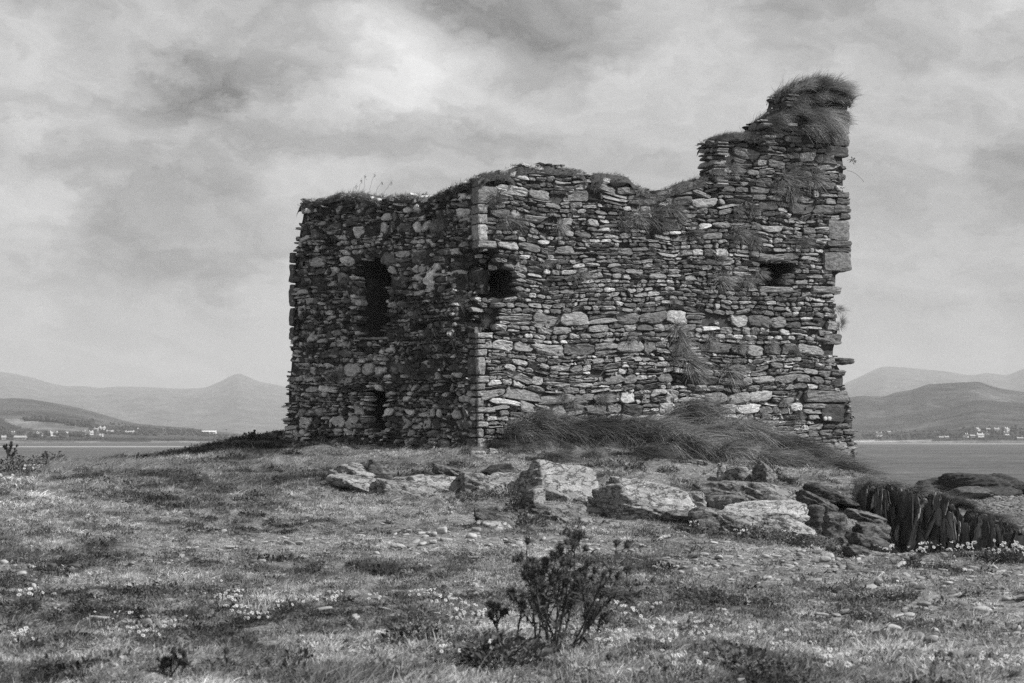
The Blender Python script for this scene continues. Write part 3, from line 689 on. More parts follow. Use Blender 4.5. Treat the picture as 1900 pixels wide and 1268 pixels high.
def clump_mesh(name, seed, n, rad, lmin, lmax, splay, lean, droop, width, segs=3):
    r = rs(seed); a = r.uniform(0, 2 * math.pi, n); q = rad * np.sqrt(r.random(n)); roots = np.stack([np.cos(a) * q, np.sin(a) * q, np.full(n, -.015)], -1)
    dirs = np.stack([np.cos(a) * splay * r.random(n) + r.normal(scale=.12, size=n) + lean[0], np.sin(a) * splay * r.random(n) + r.normal(scale=.12, size=n) + lean[1], np.ones(n)], -1)
    L = r.uniform(lmin, lmax, n) * r.uniform(.6, 1, n)
    bend = np.stack([np.cos(a) * .25 * r.random(n) + lean[0] * .9, np.sin(a) * .25 * r.random(n) + lean[1] * .9, -droop * r.uniform(.4, 1.2, n)], -1)
    V, Fq, T = blades(r, roots, dirs, L, bend, width * r.uniform(.7, 1.3, n), segs)
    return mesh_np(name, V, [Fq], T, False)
def leafy_mesh(name, seed, n, rad, h, leaf, upright=.6):
    r = rs(seed); a = r.uniform(0, 2 * math.pi, n); q = rad * np.sqrt(r.random(n)); root = np.stack([np.cos(a) * q, np.sin(a) * q, h * r.random(n) ** 1.1 * (1 - .6 * (q / rad) ** 2)], -1)
    d = unit(np.stack([np.cos(a) + r.normal(scale=.6, size=n), np.sin(a) + r.normal(scale=.6, size=n), upright + r.normal(scale=.5, size=n)], -1))
    s = unit(np.cross(d, np.array([0, 0, 1.0]) + r.normal(scale=.4, size=(n, 3)))); L = leaf * r.uniform(.6, 1.3, n)[:, None]; wd = L * .32
    up = np.cross(s, d)
    V = np.stack([root, root + d * L * .5 + s * wd + up * L * .08, root + d * L - up * L * .15, root + d * L * .5 - s * wd + up * L * .08], 1).reshape(-1, 3)
    q4 = np.arange(n * 4).reshape(n, 4); return mesh_np(name, V, [q4], np.repeat(r.uniform(.5, 1.5, n), 4), False)
def scatter(name, pts, idx, rot, scl, protos, mat, kind='stuff', shade=None):
    shade = np.ones(len(pts)) if shade is None else shade
    col = bpy.data.collections.new(name + '_source')
    for k, me in enumerate(protos):
        if not me.materials: me.materials.append(mat)
        col.objects.link(bpy.data.objects.new('%s_kind_%02d' % (name, k), me))
    me = bpy.data.meshes.new(name); me.vertices.add(len(pts)); me.vertices.foreach_set('co', np.asarray(pts, np.float32).ravel())
    for an, ty, data, key in (('rot', 'FLOAT_VECTOR', np.asarray(rot, np.float32).ravel(), 'vector'), ('scl', 'FLOAT_VECTOR', np.asarray(scl, np.float32).ravel(), 'vector'), ('idx', 'INT', np.asarray(idx, np.int32), 'value'), ('shade', 'FLOAT', np.asarray(shade, np.float32), 'value')):
        at = me.attributes.new(an, ty, 'POINT'); at.data.foreach_set(key, data)
    me.update(); o = obj(name, me, mat); tag(o, kind=kind)
    g = bpy.data.node_groups.new(name + '_nodes', 'GeometryNodeTree'); g.interface.new_socket('Geometry', in_out='INPUT', socket_type='NodeSocketGeometry'); g.interface.new_socket('Geometry', in_out='OUTPUT', socket_type='NodeSocketGeometry')
    gi = g.nodes.new('NodeGroupInput'); go = g.nodes.new('NodeGroupOutput'); ip = g.nodes.new('GeometryNodeInstanceOnPoints'); ci = g.nodes.new('GeometryNodeCollectionInfo')
    ci.inputs['Collection'].default_value = col; ci.inputs['Separate Children'].default_value = True; ci.inputs['Reset Children'].default_value = True
    def na(nm, dt):
        nd = g.nodes.new('GeometryNodeInputNamedAttribute'); nd.data_type = dt; nd.inputs['Name'].default_value = nm; return nd.outputs['Attribute']
    e2r = g.nodes.new('FunctionNodeEulerToRotation')
    L = g.links.new; L(gi.outputs[0], ip.inputs['Points']); L(ci.outputs[0], ip.inputs['Instance']); ip.inputs['Pick Instance'].default_value = True
    L(na('idx', 'INT'), ip.inputs['Instance Index']); L(na('rot', 'FLOAT_VECTOR'), e2r.inputs[0]); L(e2r.outputs[0], ip.inputs['Rotation']); L(na('scl', 'FLOAT_VECTOR'), ip.inputs['Scale'])
    L(ip.outputs[0], go.inputs[0]); md = o.modifiers.new('scatter', 'NODES'); md.node_group = g
    return o
def in_castle(X, Y):
    p = np.stack([X, Y], -1) - A0; inv = np.linalg.inv(np.stack([rd, ld], 1)); c = p @ inv.T
    return (c[..., 0] > .05) & (c[..., 0] < LR) & (c[..., 1] > .05) & (c[..., 1] < LL)
def sample_ground(r, n, dens, ymin=10.0, ymax=56.0, pmin=-800, pmax=2450):
    Y0 = np.linspace(ymin, ymax, 400); cdf = np.cumsum(dens(Y0) * Y0); cdf /= cdf[-1]
    Y = np.interp(r.random(n), cdf, Y0); px = r.uniform(pmin, pmax, n); X = (px - 950) / F * Y; z = tz_fan(px, Y)
    row = HOR + (EYE - z) / Y * F; ok = ~in_castle(X, Y); ok &= z > -.9
    return X[ok], Y[ok], z[ok], px[ok], row[ok]
# single stones worth pointing at: (x0, x1, y0, y1, tone, label)
STONES = [
 (24, 50, 1060, 1071, .34, 'pale flat stone at the far left edge of the stony strip'), (85, 107, 1047, 1057, .1, 'dark wedge shaped stone beside the pale flat stone on the far left'),
 (123, 148, 1045, 1056, .09, 'very dark low stone in the turf, right of the dark wedge stone'), (56, 68, 1082, 1095, .36, 'small pale stone standing upright in the turf on the far left'),
 (157, 219, 1144, 1155, .42, 'long thin pale slab lying in the turf beside white daisies'), (259, 284, 1147, 1163, .25, 'rounded grey stone sitting just right of the long pale slab'),
 (205, 220, 1231, 1239, .34, 'small pale stone in the nearest turf at lower left'), (78, 94, 1172, 1181, .1, 'dark rounded stone below left of the long pale slab'),
 (408, 421, 982, 991, .36, 'pale pebble alone in the grass below the mound shoulder'), (437, 452, 1105, 1112, .38, 'pale flat pebble among the daisies left of centre'), (92, 104, 1100, 1108, .28, 'grey pebble below the small upright stone on the left'),
 (478, 494, 1037, 1046, .3, 'low rounded stone in turf, left end of the gravel strip'), (691, 706, 1023, 1031, .38, 'pale rounded stone perched on a smaller one in the gravel strip'), (690, 702, 1030, 1037, .3, 'small stone under the perched pale rounded stone'),
 (772, 785, 1045, 1053, .35, 'pale flat stone beside an upright white stone, left of the thistle bush'), (790, 802, 1048, 1059, .45, 'upright white stone with a dark side, left of the thistle bush'), (726, 734, 1053, 1061, .46, 'tiny white pebble left of the upright white stone'),
 (709, 722, 1101, 1109, .34, 'pale pebble beside a thin dark sunken slab'), (665, 708, 1105, 1112, .14, 'thin dark sunken slab in the turf left of the thistle bush'),
 (808, 830, 978, 993, .42, 'largest pale cobble in the cobble patch below the split slab'), (796, 812, 986, 997, .38, 'pale cobble touching the largest one in the cobble patch'), (780, 798, 993, 1002, .34, 'flat cobble at the left end of the cobble patch'), (815, 838, 998, 1007, .36, 'flat pale cobble at the lower edge of the cobble patch'), (795, 812, 1001, 1010, .4, 'small pale cobble below the middle of the cobble patch'), (862, 886, 990, 1003, .42, 'long pale cobble at the foot of the pale block'),
 (873, 893, 978, 990, .28, 'leaning grey cobble left of the pale block'),
 (1519, 1543, 1031, 1045, .33, 'front smooth grey stone in the heap of three by the leafy weeds'), (1528, 1551, 1027, 1039, .36, 'back smooth stone in the heap of three by the leafy weeds'), (1507, 1524, 1021, 1030, .17, 'dark flat stone on the heap of three by the leafy weeds'), (1586, 1599, 1034, 1043, .46, 'small bright round stone right of the heap of three'),
 (1568, 1591, 1048, 1059, .16, 'dark oval stone below the small bright round stone'), (1534, 1556, 1055, 1063, .3, 'long grey oval stone left of the dark oval stone'), (1654, 1671, 1069, 1079, .3, 'oval stone with a white pebble in front, right of centre'), (1659, 1669, 1077, 1083, .5, 'white pebble in front of the oval stone'),
 (1621, 1637, 1078, 1089, .1, 'dark tilted stone left of the white pebble'), (1686, 1704, 1080, 1093, .32, 'grey stone right of the white pebble'), (1699, 1720, 1086, 1096, .11, 'dark flat stone behind the grey stone near the white pebble'),
 (1768, 1789, 1101, 1112, .42, 'pale rounded stone alone in the stony turf on the right'), (1702, 1731, 1117, 1127, .24, 'low wide grey stone left of the long flat slab'), (1800, 1849, 1125, 1138, .36, 'long flat pale slab near the right edge'),
 (1557, 1581, 1131, 1141, .3, 'rounded grey stone with a dark base, lower right of the bush'), (1512, 1541, 1137, 1144, .33, 'thin flat stone left of the rounded grey stone with dark base'), (1540, 1562, 1139, 1148, .3, 'flat stone just below the rounded grey stone with dark base'), (1624, 1654, 1134, 1143, .26, 'long grey stone with a dark upper edge above the pale split stone'),
 (1643, 1675, 1159, 1171, .42, 'pale split stone above the dark wedge boulder'), (1617, 1653, 1171, 1191, .055, 'dark wedge boulder standing up in the lower right turf'), (1687, 1713, 1175, 1191, .24, 'rounded grey boulder right of the dark wedge boulder'), (1713, 1743, 1180, 1197, .2, 'rounded boulder with a dark underside, right of the rounded grey boulder'),
 (1651, 1671, 1183, 1193, .15, 'low dark stone touching the dark wedge boulder'), (1874, 1894, 1171, 1186, .3, 'rounded stone close to the right edge'), (1682, 1698, 1193, 1206, .4, 'pale stone in front of the rounded grey boulder'),
 (1736, 1759, 1207, 1224, .09, 'left dark stone of the row of three at lower right'), (1758, 1790, 1209, 1224, .18, 'middle and biggest stone of the row of three at lower right'), (1789, 1817, 1212, 1225, .12, 'right wedge stone of the row of three at lower right'),
 (1592, 1623, 1238, 1247, .33, 'flat pale stone near the bottom edge among daisies'), (1644, 1672, 1246, 1255, .22, 'flat grey stone right of the flat pale stone near the bottom edge'), (1551, 1590, 1236, 1244, .26, 'wide flat stone left of the flat pale stone near the bottom edge'),
 (1810, 1827, 1113, 1119, .4, 'small pale flake of stone above the long flat slab'), (1500, 1527, 1115, 1125, .28, 'flat stone at the left of the stony turf on the right'), (1540, 1564, 1117, 1125, .26, 'flat grey stone beside the flat stone left of the stony turf'), (1535, 1558, 1103, 1110, .3, 'half sunk grey stone beside a dark grass tussock'),
 (1274, 1297, 1029, 1038, .06, 'dark triangular stone on the gravel right of the thistle bush'), (1297, 1316, 1025, 1034, .36, 'pale stone beside the dark triangular stone'), (1283, 1296, 1053, 1062, .36, 'pale curved stone below the dark triangular stone'), (1358, 1374, 1045, 1052, .22, 'grey stone on gravel, right of the pale curved stone'), (1412, 1434, 1068, 1078, .38, 'pale angular stone in the turf right of centre'), (1412, 1430, 1030, 1037, .36, 'pale flat stone on the gravel below the bright slab'), (1480, 1491, 1051, 1061, .24, 'small upright stone on the gravel, left of the long grey oval stone'),
 (876, 893, 1033, 1039, .24, 'flat stone left of the top of the thistle bush'), (1145, 1160, 1089, 1096, .36, 'pale tilted flake beside the thistle bush'), (1372, 1395, 1115, 1122, .33, 'pale flat stone half sunk in turf right of the bush'), (1184, 1200, 1010, 1016, .36, 'pale pebble on gravel below the small boulders'), (1365, 1390, 1260, 1268, .33, 'pale stone cut by the bottom edge'), (640, 672, 1194, 1203, .22, 'low stone in turf near the dead grass stems'),
 (1790, 1812, 1068, 1075, .3, 'flat stone among shingle near the right edge'), (1830, 1860, 1088, 1096, .26, 'wide stone among shingle near the right edge'), (1740, 1760, 1055, 1062, .32, 'grey cobble on the gravel right of the oval stone'), (1700, 1722, 1043, 1049, .28, 'flat cobble at the far edge of the gravel'), (1858, 1880, 1108, 1118, .3, 'grey cobble right of the pale rounded stone'), (1600, 1626, 1060, 1067, .28, 'long cobble left of the oval stone on the gravel')]
STONE_AT = []
for (a, b, c, e, tn, lb) in STONES:
    p = ground_at((a + b) / 2, e - .15 * (e - c)); STONE_AT.append((p[0], p[1], (b - a) / 2 / F * p[1]))
def clear_of_stones(X, Y):
    ok = np.ones(len(X), bool)
    for (x, y, hw) in STONE_AT: ok &= (((X - x) / (hw + .03)) ** 2 + ((Y - y + .05) / (hw + .12)) ** 2) > 1
    return ok
def stony(px, row, X, Y):
    """how bare and stony the ground is, 0..1"""
    n = fbm(p3(X * .8, Y * .5, 21.0), 4)
    band = np.exp(-((row - np.interp(px, [0, 500, 900, 1500, 1900], [1055, 1015, 1000, 1050, 1085])) / np.interp(px, [0, 500, 900, 1500, 1900], [14, 30, 30, 45, 80])) ** 2)
    low = np.clip((px - 1350) / 400, 0, 1) * np.clip((row - 1000) / 40, 0, 1) * .75
    terr = np.exp(-((row - 868) / 14) ** 2) * np.clip((px - 1200) / 120, 0, 1) * np.clip((1480 - px) / 80, 0, 1)
    return np.clip(np.maximum(np.maximum(band * np.interp(px, [0, 400, 600], [.55, .75, 1]), low), terr) * (.72 + .6 * n) + .22 * n, 0, 1)
wind = (.42, .05)
turf_protos = [clump_mesh('turf_%d' % k, 300 + k, 34, .075, .025, .075, 1.1, (.1, .0), .25, .006, 2) for k in range(6)] + \
              [clump_mesh('turf_tall_%d' % k, 320 + k, 34, .07, .06, .15, .9, (.2 + .1 * (k % 3), .05), .4, .0065, 3) for k in range(5)]
for k_ in range(3): turf_protos.append(leafy_mesh('clover_%d' % k_, 340 + k_, 46, .10, .05, .035, .8))
r4 = rs(51)
X, Y, Z, PX, ROW = sample_ground(r4, 205000, lambda y: np.clip((16.0 / y) ** 1.0, .3, 1.2))
st = stony(PX, ROW, X, Y); patch = fbm(p3(X * .55, Y * .35, 4.4), 4); worn = fbm(p3(X * 2.2, Y * 1.5, 14.4), 3)
keep = (r4.random(len(X)) > st * 1.05) & (r4.random(len(X)) > np.clip(worn * 1.5 - .05, 0, .8)) & clear_of_stones(X, Y)
X, Y, Z, PX, ROW, patch = [a[keep] for a in (X, Y, Z, PX, ROW, patch)]; n = len(X)
tuss = fbm(p3(X * 1.7, Y * 1.1, 31.0), 3)
tall = (patch * .5 + tuss + r4.normal(scale=.12, size=n) > .42) | ((PX < 520) & (ROW < 930) & (r4.random(n) < .4)) | ((ROW > 1190) & (r4.random(n) < .35))
idx = np.where(tall, r4.integers(6, 11, n), r4.integers(0, 6, n)); idx = np.where((r4.random(n) < .10) | ((patch < -.35) & (r4.random(n) < .3)), r4.integers(11, 14, n), idx)
sc = r4.uniform(.7, 1.3, n) * np.where(ROW < 960, 1.25, 1.0) * np.where(tall, 1.0 + .5 * np.clip(tuss, 0, 1), .9)
shade = np.clip(1.0 + 1.1 * fbm(p3(X * .5, Y * .4, 61.0), 3) + 1.1 * fbm(p3(X * 2.6, Y * 1.9, 71.0), 3) - .4 * tall, .22, 2.3)
shade = np.where(idx >= 11, shade * .5, shade)
rot = np.stack([r4.normal(scale=.12, size=n), r4.normal(scale=.12, size=n), r4.normal(scale=1.0, size=n)], -1)
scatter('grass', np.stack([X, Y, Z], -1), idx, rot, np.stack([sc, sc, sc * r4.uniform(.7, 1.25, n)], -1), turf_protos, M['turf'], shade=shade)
# longer bleached grass on the shoulder of the mound and along the near edge
dry_protos = [clump_mesh('dry_%d' % k, 360 + k, 26, .09, .18, .42, .45, (.5, .0), .35, .007, 4) for k in range(5)]
def field(n, seed, fpx, frow, ymin=10, ymax=54):
    r = rs(seed); X, Y, Z, PX, ROW = sample_ground(r, n, lambda y: np.ones_like(y), ymin, ymax)
    k = r.random(len(X)) < fpx(PX, ROW) * np.clip(.6 + .9 * fbm(p3(X * .9, Y * .6, seed), 3), 0, 1); return [a[k] for a in (X, Y, Z, PX, ROW)]
def dens_dry(px, row):
    a = np.clip((px - 360) / 120, 0, 1) * np.clip((900 - px) / 60, 0, 1) * np.exp(-((row - np.interp(px, [400, 560, 700, 880], [885, 862, 858, 842])) / 17) ** 2)
    b = np.clip((430 - px) / 150, 0, 1) * np.exp(-((row - np.interp(px, [0, 100, 250, 430], [868, 868, 866, 862])) / 13) ** 2)
    c = np.exp(-((row - 1268) / 22) ** 2) * (np.exp(-((px - 700) / 190) ** 2) * 1.8 + .35)
    d = np.clip((row - 1200) / 50, 0, 1) * .10; e = np.exp(-((row - 900) / 30) ** 2 - ((px - 800) / 120) ** 2) * .5
    return a + b * .9 + c + d + e
X, Y, Z, PX, ROW = field(46000, 61, dens_dry, None); n = len(X); r5 = rs(62)
sc = r5.uniform(.55, 1.15, n) * np.where(ROW > 1150, .62, 1.0) * np.where((PX < 430) & (ROW < 900), 1.0, .85)
scatter('long_grass', np.stack([X, Y, Z], -1), r5.integers(0, 5, n), np.stack([r5.normal(scale=.1, size=n), r5.normal(scale=.1, size=n), r5.normal(scale=.4, size=n)], -1), np.stack([sc, sc, sc], -1), dry_protos, M['dry'])

# ------------------------------------------------------------------ gravel and loose stones
peb_protos = []
for k in range(7):
    V, Fc = rock(400 + k, 2, (1, .8, .5), 10, .05, 0, .3, boxy=.8, power=9); peb_protos.append(mesh_np('pebble_%d' % k, V, [Fc], None, True))
peb_src = [m_.copy() for m_ in peb_protos]
r6 = rs(71)
X, Y, Z, PX, ROW = sample_ground(r6, 75000, lambda y: np.clip((16.0 / y), .4, 1.3), 10, 48)
st = stony(PX, ROW, X, Y); keep = r6.random(len(X)) < st ** 1.3 * .75 + .03; X, Y, Z, PX, ROW = [a[keep] for a in (X, Y, Z, PX, ROW)]; n = len(X)
sc = np.clip(.024 * np.exp(r6.normal(scale=.55, size=n)), .008, .085)
scatter('gravel', np.stack([X, Y, Z + sc * .1], -1), r6.integers(0, 7, n), np.stack([r6.normal(scale=.2, size=n), r6.normal(scale=.2, size=n), r6.uniform(0, 6.3, n)], -1), np.stack([sc * r6.uniform(.8, 1.8, n), sc, sc * r6.uniform(.5, 1.0, n)], -1), peb_protos, M['gravel'])
# beach beyond the slate outcrop
def build_beach():
    pxs = np.arange(1480, 2700, 8.0); Ys = np.exp(np.linspace(math.log(46), math.log(150), 160)); P, Y = np.meshgrid(pxs, Ys, indexing='ij'); X = (P - 950) / F * Y
    z = np.interp(Y, [46, 60, 90, 125, 138, 150], [-2.25, -2.0, -1.85, -1.95, -2.3, -3.2]) - np.clip((1660 - P) / 90, 0, 2) * 1.0 + .08 * fbm(p3(X * .5, Y * .5), 3)
    n, k = P.shape; idx = np.arange(n * k).reshape(n, k); q = np.stack([idx[:-1, :-1], idx[1:, :-1], idx[1:, 1:], idx[:-1, 1:]], -1).reshape(-1, 4)
    tag(obj('beach', mesh_np('beach', np.stack([X, Y, z], -1).reshape(-1, 3), [q], None, True), M['soil']), kind='structure')
    r = rs(77); n = 24000; Y = r.uniform(46, 132, n) ; P = r.uniform(1640, 2250, n); X = (P - 950) / F * Y
    z = np.interp(Y, [46, 60, 90, 125, 138, 150], [-2.25, -2.0, -1.85, -1.95, -2.3, -3.2]) - np.clip((1660 - P) / 90, 0, 2)
    s = np.clip(.065 * np.exp(r.normal(scale=.45, size=n)), .03, .3)
    scatter('shingle', np.stack([X, Y, z + s * .15], -1), r.integers(0, 7, n), np.stack([r.normal(scale=.25, size=n), r.normal(scale=.25, size=n), r.uniform(0, 6.3, n)], -1), np.stack([s * 1.3, s, s * .8], -1), [m_.copy() for m_ in peb_src], M['shingle'])
build_beach()

stone_meshes = []
for k in range(9):
    V, Fc = rock(440 + k, 3, (1, .9, 1), 12, .045, .03, .5, boxy=.82, power=10); me = mesh_np('stone_%d' % k, V, [Fc], np.full(len(V), .25), True); stone_meshes.append(me)
sm_cache = {}
for i, (a, b, c, e, tn, lb) in enumerate(STONES):
    p = ground_at((a + b) / 2, e - .15 * (e - c)); Y = p[1]; hw = (b - a) / 2 / F * Y; hh = (e - c) / 2 / F * Y * 1.08
    me = stone_meshes[i % 9].copy(); me.attributes['tone'].data.foreach_set('value', np.full(len(me.vertices), tn, np.float32))
    if not me.materials: me.materials.append(M['cobble'])
    o = obj('stone', me, None, None, (p[0], p[1] + hw * .5, p[2] + hh * .55)); o.scale = (hw * 1.1, max(hw * .8, hh), hh * 1.05); r = rs(i + 5); o.rotation_euler = (r.normal(scale=.1), r.normal(scale=.12), r.normal(scale=.3))
    tag(o, lb, 'stone', 'loose stones in the turf')

# ------------------------------------------------------------------ boulders of the rocky scarp
BOULD = [ # x0, x1, y0, y1, Y, depth, tone, tilt(y), yaw, material, label
 (955, 1118, 858, 962, 39.3, .75, .43, .12, .3, 'boulder', 'big pale domed boulder in the middle of the rocky scarp'),
 (893, 990, 874, 952, 39.8, .8, .40, .05, -.2, 'boulder', 'pale rough boulder leaning on the left of the big domed boulder'),
 (890, 957, 859, 884, 40.3, .5, .07, -.12, .1, 'dark_rock', 'dark flat slab on top of the pale rough boulder'),
 (1112, 1297, 893, 979, 38.0, .8, .45, .10, .25, 'boulder', 'pale undercut boulder right of the big domed boulder'),
 (1120, 1268, 882, 912, 38.9, .5, .40, .16, .1, 'boulder', 'pale ledge slab lying on the undercut boulder'),
 (1258, 1326, 906, 958, 38.8, .45, .30, .25, .7, 'boulder', 'grey wedge rock between the undercut boulder and the bright slab'),
 (1300, 1488, 886, 936, 40.2, .8, .25, .10, .45, 'boulder', 'broad grey boulder with a shaded front behind the bright slab'),
 (1322, 1400, 922, 948, 38.6, .5, .24, -.06, .2, 'boulder', 'layered grey slab between the broad boulder and the bright slab'),
 (1318, 1500, 916, 992, 36.9, .7, .55, -.20, .35, 'boulder', 'bright white slab tilted up to the right with a blunt end'),
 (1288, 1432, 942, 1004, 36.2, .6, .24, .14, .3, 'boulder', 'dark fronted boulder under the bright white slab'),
 (1000, 1072, 944, 990, 36.4, .5, .22, .22, .3, 'boulder', 'grey sloping rock in front of the big domed boulder'),
 (1072, 1118, 958, 994, 36.2, .3, .34, .25, .6, 'boulder', 'small pale rock right of the grey sloping rock'),
 (1110, 1176, 964, 1006, 36.0, .4, .34, .3, .3, 'boulder', 'pale sloping rock in front of the undercut boulder'),
 (880, 962, 949, 974, 34.6, .45, .13, .26, .1, 'boulder', 'thin dark slab tilted over the pale block'),
 (893, 954, 962, 1006, 34.0, .4, .46, .2, .2, 'boulder', 'pale split block under the thin tilted slab'),
 (878, 898, 966, 992, 34.1, .2, .42, .1, .2, 'boulder', 'small pale stone propped on the left of the split block'),
 (612, 702, 855, 888, 40.0, .6, .38, .13, .1, 'boulder', 'pale flat slab with a dark edge in the left grassy rocks'),
 (672, 742, 849, 910, 40.4, .6, .12, .3, .3, 'dark_rock', 'dark rounded boulder behind the pale flat slab on the left'),
 (622, 738, 882, 925, 39.2, .6, .42, .16, .1, 'boulder', 'low pale ribbed rock below the pale flat slab on the left'),
 (792, 898, 861, 902, 40.6, .5, .15, .26, .1, 'dark_rock', 'dark arched slab in the grass left of the pale rough boulder'),
 (738, 852, 880, 920, 39.6, .6, .42, .05, .1, 'boulder', 'low pale rock in the grass under the dark arched slab'),
 (1478, 1604, 890, 952, 40.6, 1.0, .07, .34, .2, 'dark_rock', 'big dark slab sloping down to the slate outcrop'),
 (1472, 1562, 908, 952, 39.4, .6, .10, .3, .2, 'dark_rock', 'dark layered rock in front of the big dark slab'),
 (1492, 1528, 936, 982, 37.6, .3, .12, .1, .2, 'dark_rock', 'dark rough rock just right of the bright slab end'),
 (1522, 1587, 945, 1004, 36.9, .45, .13, .25, .75, 'dark_rock', 'dark block with one sunlit side below the big dark slab'),
 (1566, 1646, 940, 966, 37.6, .6, .16, .22, .2, 'dark_rock', 'upper grey slab of the small stack beside the slate outcrop'),
 (1578, 1652, 962, 990, 37.0, .6, .12, .1, .2, 'dark_rock', 'dark lower rock of the small stack beside the slate outcrop'),
 (1574, 1660, 984, 1016, 36.2, .6, .10, .2, .2, 'dark_rock', 'lowest flat slab of the small stack beside the slate outcrop'),
 (1560, 1648, 1003, 1042, 34.0, .6, .12, .28, .2, 'dark_rock', 'dark layered ledge at the edge of the stony turf'),
 (1470, 1560, 986, 1022, 35.0, .6, .10, .2, .2, 'dark_rock', 'dark low rock behind the leafy weeds'),
 (1332, 1348, 866, 882, 42.0, .2, .5, .0, .2, 'boulder', 'small round white stone on the bank below the dune grass'),
 (1346, 1388, 864, 886, 41.8, .4, .3, -.2, .2, 'boulder', 'grey three sided slab beside the small round white stone'),
 (1390, 1448, 858, 895, 41.4, .5, .2, .5, .3, 'boulder', 'upright thin slab edge below the dune grass'),
 (905, 925, 833, 845, 44.6, .2, .45, .0, .2, 'boulder', 'pale stone on the turf at the foot of the tower corner'),
 (872, 898, 839, 850, 44.0, .2, .48, .0, .2, 'boulder', 'white low stone in the turf just left of the tower corner foot'),
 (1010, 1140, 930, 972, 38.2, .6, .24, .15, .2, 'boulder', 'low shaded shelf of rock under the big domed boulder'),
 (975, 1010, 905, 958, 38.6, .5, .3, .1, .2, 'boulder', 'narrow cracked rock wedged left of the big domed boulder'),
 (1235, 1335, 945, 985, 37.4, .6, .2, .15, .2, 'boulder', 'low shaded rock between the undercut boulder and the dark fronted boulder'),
 (1400, 1500, 955, 1000, 36.6, .6, .42, .1, .2, 'boulder', 'pale lower flank of rock under the bright slab end'),
 (700, 800, 895, 925, 38.8, .5, .34, .1, .1, 'boulder', 'low pale rock lost in the grass between the two left groups'),
 (850, 915, 878, 940, 39.6, .6, .34, .2, .1, 'boulder', 'pale rock in the grass left of the pale rough boulder'),
 (1150, 1300, 975, 1010, 36.8, .7, .1, .1, .2, 'dark_rock', 'dark rock in the hollow under the undercut boulder')]
LITF, TOPF, DRKF = (.35, -.8, .55, .55), (.3, -.35, .9, .5), (-.45, -.9, .1, .55)
FAC = {0: ((.28, -.75, .62, .5), (-.9, -.3, .2, .62)), 1: ((.1, -.8, .6, .55),), 3: ((.3, -.85, .42, .55), (-.85, -.5, 0, .75), (.9, -.2, .3, .8)), 4: (TOPF,), 5: (DRKF, (.8, -.4, .4, .5)), 6: (DRKF, (.75, -.4, .5, .6)), 7: (DRKF,), 8: (TOPF, (.8, -.55, .2, .8)), 9: (DRKF, TOPF), 10: (DRKF, TOPF), 11: (LITF,), 12: (LITF,), 14: (LITF,), 16: (TOPF, DRKF), 18: (LITF,), 20: (LITF,), 24: ((-.4, -.9, .1, .6), (.8, -.5, .3, .5)), 21: (TOPF, DRKF), 22: (TOPF, DRKF), 23: (DRKF,), 25: ((.1, -.3, .95, .42), (-.3, -.95, 0, .6)), 26: ((-.15, -.2, .95, .45), (.4, -.9, .1, .6)), 27: ((.25, -.3, .9, .4), (-.2, -.95, .2, .6)), 28: ((.2, -.2, .9, .4), (-.5, -.8, .2, .6)), 29: (TOPF, DRKF)}
for i, (a, b, c, e, Y, dep, tn, tilt, yaw, mt, lb) in enumerate(BOULD):
    hw = (b - a) / 2 / F * Y; hh = (e - c) / 2 / F * Y; ce = pix((a + b) / 2, (c + e) / 2, Y + dep * .2)
    gz = float(tz_fan((a + b) / 2, Y)); low = ce[2] - hh
    ext = max(0, min(low - gz + .12, .12 if mt == 'dark_rock' else .5)); hh2 = hh + ext / 2; cz = ce[2] - ext / 2
    ct, stt = abs(math.cos(tilt)), abs(math.sin(tilt))
    iw = max((hw * 1.07 - hh2 * stt * .6), hw * .6); ih = max((hh2 * 1.1 - hw * stt * .75), hh2 * .45)
    V, Fc = rock(600 + i * 7, 6 if hw > .45 else 5 if hw > .3 else 4, (iw * 1.12, dep * .85, ih * 1.08), 9, .085, .045 if hw > .3 else .02, max(.16, hh * .4), (0, tilt, yaw * .35), 26, .72 if mt == 'dark_rock' else .95, (.25, .2), FAC.get(i, ()))
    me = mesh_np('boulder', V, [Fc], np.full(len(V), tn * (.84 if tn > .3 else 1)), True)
    o = obj('boulder', me, M[mt], None, (ce[0], ce[1], cz)); tag(o, lb, 'boulder', 'boulders of the rocky scarp')

